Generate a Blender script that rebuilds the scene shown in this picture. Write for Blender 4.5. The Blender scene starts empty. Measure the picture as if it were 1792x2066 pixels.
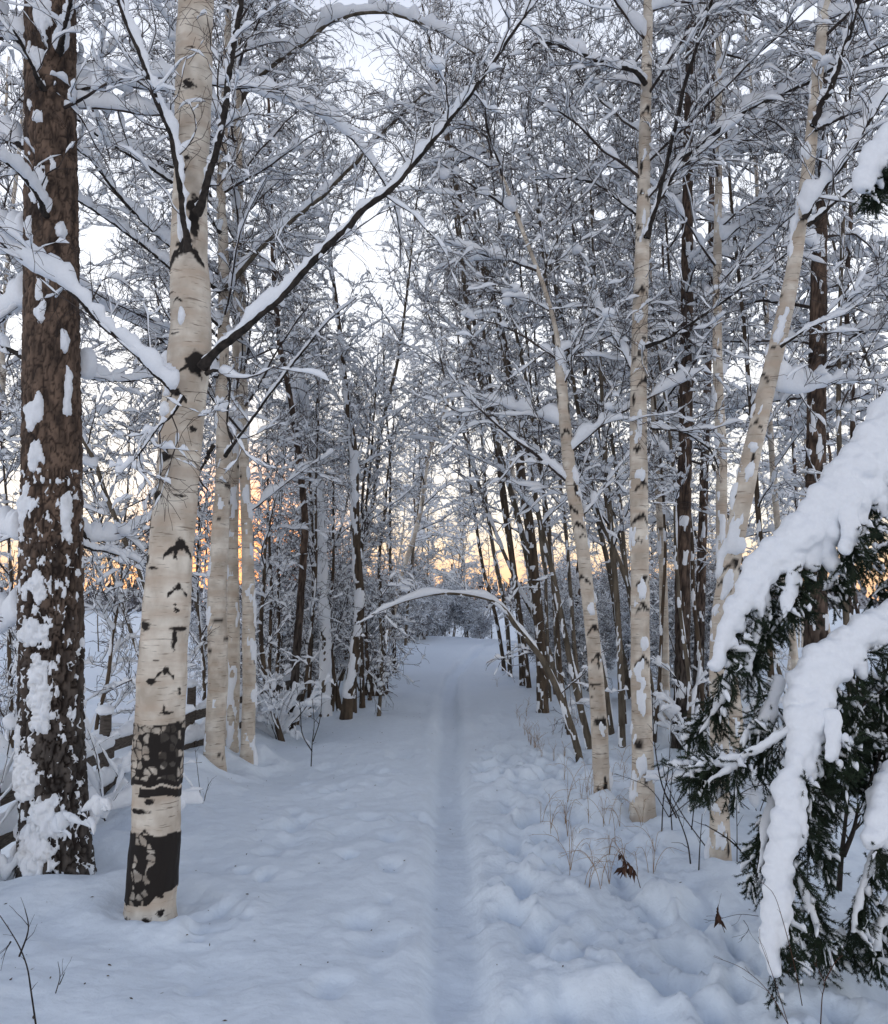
import bpy, math, numpy as np
from mathutils import Vector
PI = math.pi
sc = bpy.context.scene
col = sc.collection
R = math.radians

# ------------------------------------------------------------------ camera
CAM_H, PITCH, F = 1.6, R(6.0), 1726.0        # F and all pixel pairs below: photo measured at 1792 x 2066
cd = bpy.data.cameras.new('camera'); cam = bpy.data.objects.new('camera', cd); col.objects.link(cam)
cam.location = (0, 0, CAM_H); cam.rotation_euler = (PI/2 + PITCH, 0, 0)
cd.sensor_fit = 'VERTICAL'; cd.sensor_height = 24.0; cd.lens = 24.0*F/2066.0
cd.clip_start = 0.05; cd.clip_end = 3000
sc.camera = cam

# ------------------------------------------------------------------ sky, sun, exposure
SUN_AZ, SUN_EL = R(-13), R(2.0)              # the sun has sunk behind the trees, a little left of the path
w = bpy.data.worlds.new('World'); sc.world = w; w.use_nodes = True
nt = w.node_tree; nt.nodes.clear()
def N(nt, t, **k):
    n = nt.nodes.new(t)
    for a, b in k.items(): setattr(n, a, b)
    return n
out = N(nt, 'ShaderNodeOutputWorld'); bg = N(nt, 'ShaderNodeBackground')
sky = N(nt, 'ShaderNodeTexSky', sky_type='NISHITA'); sky.sun_disc = False
sky.sun_elevation = SUN_EL; sky.sun_rotation = SUN_AZ
sky.air_density = 1.0; sky.dust_density = 1.2; sky.ozone_density = 1.5
tc = N(nt, 'ShaderNodeTexCoord'); sep = N(nt, 'ShaderNodeSeparateXYZ')
nt.links.new(tc.outputs['Generated'], sep.inputs[0])
ramp = N(nt, 'ShaderNodeValToRGB'); nt.links.new(sep.outputs['Z'], ramp.inputs[0])
cr = ramp.color_ramp; cr.elements[0].position = 0.0; cr.elements[0].color = (2.0, 1.15, 0.62, 1)
cr.elements[1].position = 1.0; cr.elements[1].color = (0.17, 0.24, 0.42, 1)
for p, c in ((0.035, (2.0, 1.38, 0.88, 1)), (0.065, (1.95, 1.66, 1.30, 1)), (0.11, (2.05, 1.98, 1.85, 1)), (0.30, (1.95, 2.02, 2.15, 1)), (0.55, (1.55, 1.64, 1.86, 1)), (0.72, (0.30, 0.40, 0.66, 1))):
    e = cr.elements.new(p); e.color = c
# warm glow round the place where the sun went down
nrm = N(nt, 'ShaderNodeVectorMath', operation='DOT_PRODUCT'); nt.links.new(tc.outputs['Generated'], nrm.inputs[0])
nrm.inputs[1].default_value = (math.sin(SUN_AZ)*math.cos(R(2.6)), math.cos(SUN_AZ)*math.cos(R(2.6)), math.sin(R(2.6)))
gl = N(nt, 'ShaderNodeMapRange'); gl.inputs['From Min'].default_value = math.cos(R(8.5)); gl.inputs['From Max'].default_value = 1.0
nt.links.new(nrm.outputs['Value'], gl.inputs['Value'])
pw = N(nt, 'ShaderNodeMath', operation='POWER'); pw.inputs[1].default_value = 1.5; nt.links.new(gl.outputs[0], pw.inputs[0])
gm = N(nt, 'ShaderNodeMix', data_type='RGBA'); gm.inputs['B'].default_value = (3.4, 1.4, 0.62, 1)
nt.links.new(pw.outputs[0], gm.inputs['Factor']); nt.links.new(ramp.outputs[0], gm.inputs['A'])
veil = N(nt, 'ShaderNodeVectorMath', operation='SCALE'); veil.inputs['Scale'].default_value = 7.0
nt.links.new(gm.outputs['Result'], veil.inputs[0])
skm = N(nt, 'ShaderNodeVectorMath', operation='SCALE'); skm.inputs['Scale'].default_value = 0.2
nt.links.new(sky.outputs[0], skm.inputs[0])
add = N(nt, 'ShaderNodeVectorMath', operation='ADD')
nt.links.new(skm.outputs[0], add.inputs[0]); nt.links.new(veil.outputs[0], add.inputs[1])
nt.links.new(add.outputs[0], bg.inputs['Color']); bg.inputs['Strength'].default_value = 0.12
nt.links.new(bg.outputs[0], out.inputs[0])
sd = bpy.data.lights.new('sun', 'SUN'); sd.energy = 0.35; sd.angle = R(10); sd.color = (1.0, 0.72, 0.45)
so = bpy.data.objects.new('sun', sd); col.objects.link(so)
dv = Vector((math.sin(SUN_AZ)*math.cos(SUN_EL), math.cos(SUN_AZ)*math.cos(SUN_EL), math.sin(SUN_EL)))
so.rotation_euler = dv.to_track_quat('Z', 'Y').to_euler()
vs = sc.view_settings; sc.display_settings.display_device = 'sRGB'
vs.view_transform = 'Standard'; vs.look = 'None'; vs.exposure = -0.42; vs.gamma = 1.0
sc.cycles.use_denoising = True
sc.cycles.max_bounces = 5; sc.cycles.diffuse_bounces = 4; sc.cycles.glossy_bounces = 2

# ------------------------------------------------------------------ helpers
CP, SP = math.cos(PITCH), math.sin(PITCH)
def at(px, py, Y):
    """the place at distance Y ahead of the camera that the photo shows at (px, py)"""
    u, v = (px-896.0)/F, (1033.0-py)/F
    k = Y/(CP - v*SP)
    return np.array((k*u, Y, CAM_H + k*(SP + v*CP)))
def px2m(wpx, Y, py=1215):
    v = (1033.0-py)/F
    return wpx/F*Y/(CP - v*SP)
def hash3(ix, iy, iz, seed):
    h = (ix.astype(np.int64)*374761393 + iy.astype(np.int64)*668265263 + iz.astype(np.int64)*2147483647 + seed*1274126177) & 0xffffffff
    h = ((h ^ (h >> 13))*1274126177) & 0xffffffff
    h = h ^ (h >> 16)
    return (h & 0xffffff)/float(0xffffff)
def vnoise(p, scale=1.0, seed=0):
    """value noise in -1..1 at the points p (..., 3)"""
    p = np.asarray(p, float)*scale
    i = np.floor(p).astype(np.int64); f = p - i; f = f*f*f*(f*(f*6-15)+10)
    r = 0
    for a in (0, 1):
        for b in (0, 1):
            for c in (0, 1):
                wgt = (f[..., 0] if a else 1-f[..., 0])*(f[..., 1] if b else 1-f[..., 1])*(f[..., 2] if c else 1-f[..., 2])
                r = r + wgt*hash3(i[..., 0]+a, i[..., 1]+b, i[..., 2]+c, seed)
    return r*2-1
def fbm(p, scale=1.0, seed=0, octv=4):
    return sum(vnoise(p, scale*2**o, seed+o*17)*0.5**o for o in range(octv))
def smooth(a, b, x):
    t = np.clip((x-a)/(b-a), 0, 1); return t*t*(3-2*t)
def unit(v): return v/np.maximum(np.linalg.norm(v, axis=-1, keepdims=True), 1e-9)

def worley(a, b, seed):
    """distance between nearest and second nearest feature point, and the nearest cell's hash"""
    ia, ib = np.floor(a).astype(np.int64), np.floor(b).astype(np.int64); f1 = np.full(a.shape, 9.0); f2 = f1.copy(); hh = np.zeros(a.shape)
    for i in (-1, 0, 1):
        for j in (-1, 0, 1):
            ca, cb = ia+i, ib+j; z = ca*0
            da = ca+0.15+0.7*hash3(ca, cb, z, seed)-a; db = cb+0.15+0.7*hash3(ca, cb, z+1, seed)-b
            d = np.maximum(np.abs(da), np.abs(db))*0.6+0.4*np.sqrt(da*da+db*db); k = hash3(ca, cb, z+2, seed); nr = d < f1
            f2 = np.where(nr, f1, np.minimum(f2, d)); hh = np.where(nr, k, hh); f1 = np.where(nr, d, f1)
    return f2-f1, hh
class MB:
    def __init__(s): s.v, s.q, s.t, s.n, s.a = [], [], [], 0, []
    def add(s, v, q=None, t=None, a=None):
        v = np.asarray(v, float).reshape(-1, 3)
        if q is not None and len(q): s.q.append(np.asarray(q)+s.n)
        if t is not None and len(t): s.t.append(np.asarray(t)+s.n)
        s.v.append(v); s.n += len(v)
        s.a.append(np.zeros(len(v)) if a is None else np.asarray(a, float).ravel())
    def mesh(s, name, mat, smooth_=True, origin=(0, 0, 0), attr=None):
        me = bpy.data.meshes.new(name)
        v = np.concatenate(s.v) - np.asarray(origin, float)
        q = np.concatenate(s.q) if s.q else np.zeros((0, 4), int)
        t = np.concatenate(s.t) if s.t else np.zeros((0, 3), int)
        me.vertices.add(len(v)); me.vertices.foreach_set('co', v.astype(np.float32).ravel())
        li = np.concatenate([q.ravel(), t.ravel()]).astype(np.int32)
        me.loops.add(len(li)); me.loops.foreach_set('vertex_index', li)
        ls = np.concatenate([np.arange(len(q))*4, len(q)*4 + np.arange(len(t))*3]).astype(np.int32)
        me.polygons.add(len(ls)); me.polygons.foreach_set('loop_start', ls)
        me.polygons.foreach_set('use_smooth', np.full(len(ls), smooth_))
        if attr:
            at_ = me.attributes.new(attr, 'FLOAT', 'POINT')
            at_.data.foreach_set('value', np.concatenate(s.a).astype(np.float32))
        me.update(calc_edges=True)
        me.materials.append(mat)
        return me
def link(name, data, parent=None, loc=None):
    o = bpy.data.objects.new(name, data); col.objects.link(o)
    if parent is not None: o.parent = parent
    if loc is not None: o.location = loc
    return o
def tag(o, label=None, cat=None, group=None, kind=None):
    for k, v in (('label', label), ('category', cat), ('group', group), ('kind', kind)):
        if v: o[k] = v
    return o
def grid_quads(nr, nc, wrap):
    i = np.arange(nr-1)[:, None]; j = np.arange(nc if wrap else nc-1)[None, :]
    j2 = (j+1) % nc
    return np.stack([i*nc+j, i*nc+j2, (i+1)*nc+j2, (i+1)*nc+j], -1).reshape(-1, 4)
def tangents(P):
    T = np.empty_like(P); T[:, 1:-1] = P[:, 2:]-P[:, :-2]; T[:, 0] = P[:, 1]-P[:, 0]; T[:, -1] = P[:, -1]-P[:, -2]
    return unit(T)
def resamp(P, K2):
    n, K = P.shape[:2]; t = np.linspace(0, K-1, K2); i = np.minimum(t.astype(int), K-2); f = t-i
    f = f[None, :, None] if P.ndim == 3 else f[None, :]
    return P[:, i]*(1-f) + P[:, i+1]*f
def catmull(pts, K2):
    """smooth curve through pts (K, D)"""
    P = np.asarray(pts, float); P = np.vstack([2*P[0]-P[1], P, 2*P[-1]-P[-2]])
    seg = np.linalg.norm(np.diff(P[1:-1, :3], axis=0), axis=1); cum = np.concatenate([[0], np.cumsum(seg)])
    t = np.linspace(0, cum[-1]*0.99999, K2); i = np.clip(np.searchsorted(cum, t, side='right')-1, 0, len(seg)-1)
    f = ((t-cum[i])/np.maximum(seg[i], 1e-9))[:, None]
    p0, p1, p2, p3 = P[i], P[i+1], P[i+2], P[i+3]
    return 0.5*((2*p1)+(-p0+p2)*f+(2*p0-5*p1+4*p2-p3)*f*f+(-p0+3*p1-3*p2+p3)*f**3)
def tubes(mb, P, Rr, S):
    """N tubes of K rings and S sides"""
    n, K = P.shape[:2]
    if n == 0: return
    T = tangents(P); m = unit(P[:, -1]-P[:, 0]+1e-6); ref = np.zeros((n, 3))
    ref[np.arange(n), np.argmin(np.abs(m), axis=1)] = 1
    A = unit(np.cross(T, ref[:, None, :])); B = np.cross(T, A)
    th = np.arange(S)/S*2*PI
    v = P[:, :, None] + Rr[:, :, None, None]*(np.cos(th)[None, None, :, None]*A[:, :, None] + np.sin(th)[None, None, :, None]*B[:, :, None])
    q = grid_quads(K, S, True)[None] + (np.arange(n)*K*S)[:, None, None]
    mb.add(v.reshape(-1, 3), q.reshape(-1, 4))
def snow_tubes(mb, P, Rr, amt, rng, S=6, K2=None, lump=0.5, gap=0.35, tall=1.25, lean=0.0, floor=0.16):
    """snow lying along the upper side of branches; thick where the branch is level, lumpy, with gaps"""
    n, K = P.shape[:2]
    if n == 0: return
    K2 = K2 or K*2
    P = resamp(P, K2); Rr = resamp(Rr, K2)
    T = tangents(P); hz = np.sqrt(np.clip(1-T[..., 2]**2, 0, 1))
    Z = np.array((0.08, -0.1, 1.0)); side = unit(np.cross(T, Z[None, None])); up = np.cross(side, T)
    up = unit(up + np.array((0, 0, 0.5)))
    no = rng.normal(size=(n, K2)); no = (no + np.roll(no, 1, 1)*0.8 + np.roll(no, -1, 1)*0.8)/1.5
    big = vnoise(P, 2.2, int(rng.integers(999)))
    pc = rng.uniform(0.55, 1.35, (n, 1))
    f = np.clip(pc + lump*no + 0.7*big - gap*(hz < 0.45), 0.0, 2.4)
    rs = amt*(floor + (1-floor)*hz**1.3)*f*np.clip(0.5 + 0.9*Rr/np.maximum(Rr.max(), 1e-5), 0.5, 1.3)
    env = np.minimum(1, np.minimum(np.arange(K2), (K2-1-np.arange(K2))*1.0)*0.85 + 0.02)[None]
    rs = rs*env
    th = np.arange(S)/S*2*PI + 0.3
    wd = np.minimum(rs*0.85, rs*0.6+Rr*0.8)
    C = P + up*(Rr*0.3 + rs*0.74*tall)[..., None]
    v = C[:, :, None] + (wd[:, :, None, None]*np.cos(th)[None, None, :, None]*side[:, :, None] + rs[:, :, None, None]* tall*np.sin(th)[None, None, :, None]*up[:, :, None])
    q = grid_quads(K2, S, True)[None] + (np.arange(n)*K2*S)[:, None, None]
    mb.add(v.reshape(-1, 3), q.reshape(-1, 4))
# unit blob
def ico(sub):
    import bmesh
    bm = bmesh.new(); bmesh.ops.create_icosphere(bm, subdivisions=sub, radius=1)
    v = np.array([x.co[:] for x in bm.verts]); f = np.array([[y.index for y in x.verts] for x in bm.faces]); bm.free()
    return v, f
ICO1, ICO2, ICO3 = ico(1), ico(2), ico(3)
def blobs(mb, C, S3, rng, base=None, amp=0.25, fr=1.6):
    """lumpy snow clumps: centres C (N,3), half sizes S3 (N,3)"""
    bv, bf = base or ICO1
    n = len(C)
    if n == 0: return
    off = rng.uniform(-50, 50, (n, 1, 3))
    d = 1 + amp*vnoise(bv[None]*fr + off, 1.0, 5) + amp*0.5*vnoise(bv[None]*fr*2.3 + off, 1.0, 8)
    v = C[:, None] + bv[None]*d[..., None]*S3[:, None]
    mb.add(v.reshape(-1, 3), t=(bf[None] + (np.arange(n)*len(bv))[:, None, None]).reshape(-1, 3))
def kids(P, Rr, n, t0, t1, L, ang, K, r0, grav, wig, rng, taper=0.5, flat=0.0, tip=0.35, upb=0.0, rmin=0.0):
    """grow n children from every parent branch; returns (P, R)"""
    N_, Kp = P.shape[:2]
    idx = np.repeat(np.arange(N_), n); M = len(idx)
    t = (rng.uniform(0, 1, M) + np.tile(np.arange(n), N_))/n
    t = t0 + (t1-t0)*t
    s = t*(Kp-1); i = np.minimum(s.astype(int), Kp-2); f = (s-i)[:, None]
    p = P[idx, i]*(1-f) + P[idx, i+1]*f
    T = unit(P[idx, i+1]-P[idx, i])
    pr = Rr[idx, i]
    v = rng.normal(size=(M, 3)); v[:, 2] = v[:, 2]*(1-flat) + upb
    v = unit(v - T*np.sum(v*T, 1)[:, None])
    a = rng.uniform(ang[0], ang[1], M)[:, None]
    d = unit(T*np.cos(a) + v*np.sin(a))
    ln = rng.uniform(L[0], L[1], M)*(1-taper*t)
    Q = np.empty((M, K, 3)); Q[:, 0] = p; st = (ln/(K-1))[:, None]
    grav = grav*rng.uniform(-0.5, 1.9, M)
    for k in range(1, K):
        Q[:, k] = Q[:, k-1] + d*st
        d = d + rng.normal(size=(M, 3))*wig; d[:, 2] += grav*(k/K+0.3); d = unit(d)
    rb = np.minimum(pr*0.75, r0*rng.uniform(0.75, 1.25, M)*(ln/L[1])**0.5)
    rr = np.maximum(rb[:, None]*np.linspace(1, tip, K)[None], rmin)
    return Q, rr

# ------------------------------------------------------------------ materials
def mat(name, rough=0.8):
    m = bpy.data.materials.new(name); m.use_nodes = True
    n = m.node_tree; b = n.nodes['Principled BSDF']; b.inputs['Roughness'].default_value = rough
    b.inputs['Specular IOR Level'].default_value = 0.25
    return m, n, b
def noise_col(n, scale, c1, c2, stretch=(1, 1, 1), detail=5, lo=0.35, hi=0.65):
    t = N(n, 'ShaderNodeTexCoord'); mp = N(n, 'ShaderNodeMapping'); mp.inputs['Scale'].default_value = stretch
    n.links.new(t.outputs['Object'], mp.inputs[0])
    x = N(n, 'ShaderNodeTexNoise'); x.inputs['Scale'].default_value = scale; x.inputs['Detail'].default_value = detail
    n.links.new(mp.outputs[0], x.inputs['Vector'])
    r = N(n, 'ShaderNodeValToRGB'); r.color_ramp.elements[0].position = lo; r.color_ramp.elements[1].position = hi
    r.color_ramp.elements[0].color = (*c1, 1); r.color_ramp.elements[1].color = (*c2, 1)
    n.links.new(x.outputs['Fac'], r.inputs[0])
    return r, x, mp
def bump(n, b, src, dist, strength=0.6):
    bp = N(n, 'ShaderNodeBump'); bp.inputs['Distance'].default_value = dist; bp.inputs['Strength'].default_value = strength
    n.links.new(src, bp.inputs['Height']); n.links.new(bp.outputs[0], b.inputs['Normal'])
def make_snow(name, c, scale, dist):
    m, n, b = mat(name, 0.65)
    r, x, mp = noise_col(n, scale, tuple(k*0.96 for k in c), c, detail=6)
    n.links.new(r.outputs[0], b.inputs['Base Color']); bump(n, b, x.outputs['Fac'], dist, 0.5)
    return m
M_SNOW = make_snow('snow', (0.86, 0.89, 0.93), 60, 0.005)
M_GROUND = make_snow('snow_ground', (0.80, 0.87, 0.94), 14, 0.03)
# birch bark: the attribute "dark" carries the black scars and cracks of each trunk
def birch_mat(name, c1, c2):
    m, n, b = mat(name, 0.7)
    r, x, mp = noise_col(n, 7, c1, c2, stretch=(1, 1, 0.9), lo=0.3, hi=0.62)
    # fine horizontal lenticels
    t = N(n, 'ShaderNodeMapping'); t.inputs['Scale'].default_value = (9, 9, 95)
    tcn = N(n, 'ShaderNodeTexCoord'); n.links.new(tcn.outputs['Object'], t.inputs[0])
    y = N(n, 'ShaderNodeTexNoise'); y.inputs['Scale'].default_value = 1.0; y.inputs['Detail'].default_value = 3
    n.links.new(t.outputs[0], y.inputs['Vector'])
    yr = N(n, 'ShaderNodeMapRange'); yr.inputs['From Min'].default_value = 0.61; yr.inputs['From Max'].default_value = 0.68
    yr.inputs['To Max'].default_value = 0.75
    n.links.new(y.outputs['Fac'], yr.inputs['Value'])
    m1 = N(n, 'ShaderNodeMix', data_type='RGBA'); m1.inputs['B'].default_value = (0.13, 0.095, 0.07, 1)
    n.links.new(yr.outputs[0], m1.inputs['Factor']); n.links.new(r.outputs[0], m1.inputs['A'])
    # pinkish peeling bands
    z = N(n, 'ShaderNodeTexNoise'); z.inputs['Scale'].default_value = 1.0; z.inputs['Detail'].default_value = 4
    t2 = N(n, 'ShaderNodeMapping'); t2.inputs['Scale'].default_value = (3, 3, 16); n.links.new(tcn.outputs['Object'], t2.inputs[0])
    n.links.new(t2.outputs[0], z.inputs['Vector'])
    zr = N(n, 'ShaderNodeMapRange'); zr.inputs['From Min'].default_value = 0.45; zr.inputs['From Max'].default_value = 0.7; zr.inputs['To Max'].default_value = 0.75
    n.links.new(z.outputs['Fac'], zr.inputs['Value'])
    m2 = N(n, 'ShaderNodeMix', data_type='RGBA'); m2.inputs['B'].default_value = (c1[0]*0.62, c1[1]*0.53, c1[2]*0.47, 1)
    n.links.new(zr.outputs[0], m2.inputs['Factor']); n.links.new(m1.outputs['Result'], m2.inputs['A'])
    a = N(n, 'ShaderNodeAttribute', attribute_name='dark')
    m3 = N(n, 'ShaderNodeMix', data_type='RGBA'); m3.inputs['B'].default_value = (0.018, 0.014, 0.012, 1)
    n.links.new(a.outputs['Fac'], m3.inputs['Factor']); n.links.new(m2.outputs['Result'], m3.inputs['A'])
    n.links.new(m3.outputs['Result'], b.inputs['Base Color'])
    bump(n, b, z.outputs['Fac'], 0.006, 0.5)
    return m
M_BIRCH = birch_mat('birch_bark', (0.82, 0.76, 0.66), (0.46, 0.395, 0.32))
def bark(name, c1, c2, scale=14, st=(1, 1, 0.3), dist=0.01):
    m, n, b = mat(name, 0.9)
    r, x, mp = noise_col(n, scale, c1, c2, stretch=st, detail=7)
    n.links.new(r.outputs[0], b.inputs['Base Color']); bump(n, b, x.outputs['Fac'], dist, 0.8)
    return m
M_LIMB = bark('limb_bark', (0.014, 0.012, 0.011), (0.045, 0.037, 0.032), 30, (1, 1, 1), 0.004)
M_TWIG = bark('twig_bark', (0.03, 0.024, 0.023), (0.075, 0.058, 0.05), 5, (1, 1, 1), 0.001)
M_STEM = bark('stem_bark', (0.07, 0.058, 0.043), (0.17, 0.14, 0.105), 18, (1, 1, 0.25), 0.006)
M_DARKSTEM = bark('dark_stem_bark', (0.045, 0.034, 0.026), (0.12, 0.088, 0.06), 18, (1, 1, 0.25), 0.008)
M_WOOD = bark('weathered_wood', (0.05, 0.042, 0.035), (0.12, 0.10, 0.085), 20, (1, 1, 6), 0.004)
M_GRASS = bark('dry_grass', (0.24, 0.15, 0.08), (0.40, 0.27, 0.16), 10, (1, 1, 1), 0.001)
M_LEAF = bark('dry_leaf', (0.045, 0.024, 0.017), (0.10, 0.052, 0.034), 20, (1, 1, 1), 0.002)
M_NEEDLE = bark('spruce_needles', (0.012, 0.022, 0.014), (0.035, 0.055, 0.03), 9, (1, 1, 1), 0.001)
# pine bark: "dark" = furrows; grey low down, red brown higher up
m, n, b = mat('pine_bark', 0.92)
r, x, mp = noise_col(n, 16, (0.048, 0.034, 0.027), (0.19, 0.13, 0.095), stretch=(1, 1, 0.45), detail=8)
tcn = N(n, 'ShaderNodeTexCoord'); sz = N(n, 'ShaderNodeSeparateXYZ'); n.links.new(tcn.outputs['Object'], sz.inputs[0])
zr = N(n, 'ShaderNodeMapRange'); zr.inputs['From Min'].default_value = 0.7; zr.inputs['From Max'].default_value = 2.2; n.links.new(sz.outputs['Z'], zr.inputs['Value'])
r2, x2, _ = noise_col(n, 20, (0.03, 0.026, 0.024), (0.11, 0.094, 0.082), stretch=(1, 1, 0.4), detail=8)
mx = N(n, 'ShaderNodeMix', data_type='RGBA'); n.links.new(zr.outputs[0], mx.inputs['Factor']); n.links.new(r2.outputs[0], mx.inputs['A']); n.links.new(r.outputs[0], mx.inputs['B'])
a = N(n, 'ShaderNodeAttribute', attribute_name='dark')
m3 = N(n, 'ShaderNodeMix', data_type='RGBA'); m3.inputs['B'].default_value = (0.02, 0.014, 0.012, 1)
n.links.new(a.outputs['Fac'], m3.inputs['Factor']); n.links.new(mx.outputs['Result'], m3.inputs['A'])
n.links.new(m3.outputs['Result'], b.inputs['Base Color']); bump(n, b, x.outputs['Fac'], 0.012, 0.9)
M_PINE = m

# ------------------------------------------------------------------ ground
def path_x(y): return 0.06 + 0.0065*np.clip(y-14, 0, None)**2
FOOT = []
_r = np.random.default_rng(11)
for k in range(190):                          # old footprints, thick on the right of the ski track, few on the left
    if k < 140: FOOT.append((_r.uniform(0.28, 1.5), 2.6+7*_r.random()**1.3, _r.uniform(0.05, 0.12), _r.uniform(0.03, 0.085)))
    else: FOOT.append((_r.uniform(-1.3, -0.15), _r.uniform(2.6, 9.5), _r.uniform(0.04, 0.13), _r.uniform(0.02, 0.06)))
BASES = []
def solve_ground():
    B_ = np.array(BASES); r_ = B_[:, 2]-ground_h(B_[:, 0], B_[:, 1], False)
    G = np.exp(-((B_[:, None, :2]-B_[None, :, :2])**2).sum(-1)/0.8)
    w_ = np.linalg.solve(G.T@G+0.03*np.eye(len(B_)), G.T@r_)
    CORR.extend((b[0], b[1], float(np.clip(v, -0.5, 0.5))) for b, v in zip(B_, w_))
CORR = []                                     # where a measured trunk meets the snow: (x, y, height correction)
MOUNDS = []                                   # snow banked round stems: (x, y, radius, height)
def ground_h(x, y, fine=True):
    x = np.asarray(x, float); y = np.asarray(y, float)
    p = np.stack([x, y, np.zeros_like(x)], -1)
    h = -0.60*smooth(-2.15, -4.0, x) - 0.10*smooth(1.7, 3.2, x)*smooth(26, 16, y)
    h = h + 0.22*smooth(20, 29, y)*np.exp(-((x-1.0)/9)**2) - 0.9*smooth(30, 42, y)*smooth(60, 44, y)
    h = h + 0.07*fbm(p, 0.28, 3, 3)*smooth(0.5, 2.5, np.abs(x-path_x(y))) + 0.035*fbm(p, 0.9, 9, 2)
    h = h + 0.9*smooth(26, 34, y)*smooth(2.2, -1.5, x-path_x(y)+1.2)*smooth(-12, -4, x)*0.25
    for (cx, cy, cz) in CORR:
        h = h + cz*np.exp(-((x-cx)**2+(y-cy)**2)/0.8)
    if not fine: return h
    d = x - path_x(y)
    h = h - 0.07*np.exp(-((d+0.02*vnoise(p, 1.3, 77))/0.14)**6) - 0.02*np.exp(-((d-0.02)/0.42)**2) + 0.018*np.exp(-((np.abs(d)-0.24)/0.08)**2)
    near = smooth(16, 7, y)
    rough = smooth(0.15, 0.6, d)*smooth(1.9, 1.2, d)
    q = p*np.array((1.0, 0.8, 1)); 
    h = h + near*((0.055-0.02*smooth(4.2, 3.0, y))*rough+0.016)*fbm(q, 4.2, 21, 4) + near*0.014*rough*np.abs(vnoise(p, 8, 5)) + 0.012*fbm(p, 1.7, 31, 4) + near*0.004*fbm(p, 11, 41, 3)
    for (fx, fy, fr, fd) in FOOT:
        m = (np.abs(x-fx) < 0.6) & (np.abs(y-fy) < 0.7)
        if m.any():
            pm = np.stack([x[m], y[m], np.full(m.sum(), fx*9)], -1)
            dd = np.sqrt(((x[m]-fx)/fr)**2 + ((y[m]-fy)/(fr*1.5))**2)*(1+0.45*vnoise(pm, 7, 2)+0.25*vnoise(pm, 17, 3))
            h[m] += -fd*1.15*np.exp(-np.clip(dd, 0, 9)**3.2) + fd*0.2*np.exp(-((dd-1.5)/0.5)**2)
    for (mx_, my_, mr, mh) in MOUNDS:
        m = (np.abs(x-mx_) < mr*3) & (np.abs(y-my_) < mr*3)
        if m.any():
            dd = np.sqrt((x[m]-mx_)**2 + (y[m]-my_)**2)/mr
            h[m] += mh*np.exp(-dd*dd)
            if my_ < 9.5 and mr > 0.2: h[m] += 0.055*np.exp(-((dd-1.0-0.25*vnoise(np.stack([x[m], y[m], 0*x[m]], -1), 3, 5))/0.35)**2) - 0.05*np.exp(-(dd/0.6)**2)
    return h
def gz(x, y): return float(ground_h(np.array([x]), np.array([y]), False)[0])

# ------------------------------------------------------------------ trunks
def scar_mask(S_, TH, RR, scars, seed):
    """dark marks on a trunk. S_ height along, TH angle, RR radius; scars: (s, th, size, type)"""
    D = np.zeros_like(S_)
    for (s, th, sz_, ty) in scars:
        rows = np.abs(S_[:, 0]-s) < sz_*3.2
        if not rows.any(): continue
        ss = S_[rows]-s; du = RR[rows]*((TH[rows]-th+PI) % (2*PI)-PI)
        p = np.stack([du*3, ss*3, np.full_like(du, s*7.3)], -1)
        nz = fbm(p/sz_, 0.9, seed, 3)
        if ty == 'e': v = 1.0 - np.sqrt((du/sz_)**2 + (ss/(sz_*0.75))**2) + nz*0.35
        elif ty == 'c':       # an eyebrow: two strokes falling away from a knot
            kn = 1.0 - np.sqrt((du/(sz_*0.45))**2 + ((ss-0.05*sz_)/(sz_*0.5))**2)
            br = 0.30 - np.abs(ss + np.abs(du)*0.95 - 0.25*sz_)/sz_; br = np.where(np.abs(du) < sz_*1.25, br*2.2, -1)
            v = np.maximum(kn, br) + nz*0.45
        elif ty == 'd': v = 1.0 - np.sqrt((du/(sz_*1.2))**2 + (ss/(sz_*0.22))**2) + nz*0.3
        elif ty == 'v': v = 1.0 - np.sqrt((du/(sz_*0.35))**2 + (ss/(sz_*1.5))**2) + nz*0.5
        D[rows] = np.maximum(D[rows], np.clip(v*4, 0, 1))
    return D
def frame_of(P):
    T = tangents(P[None])[0]; X = np.array((1.0, 0, 0))
    A = unit(X - T*(T@X)[:, None]); B = np.cross(T, A)
    return T, A, B
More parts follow.
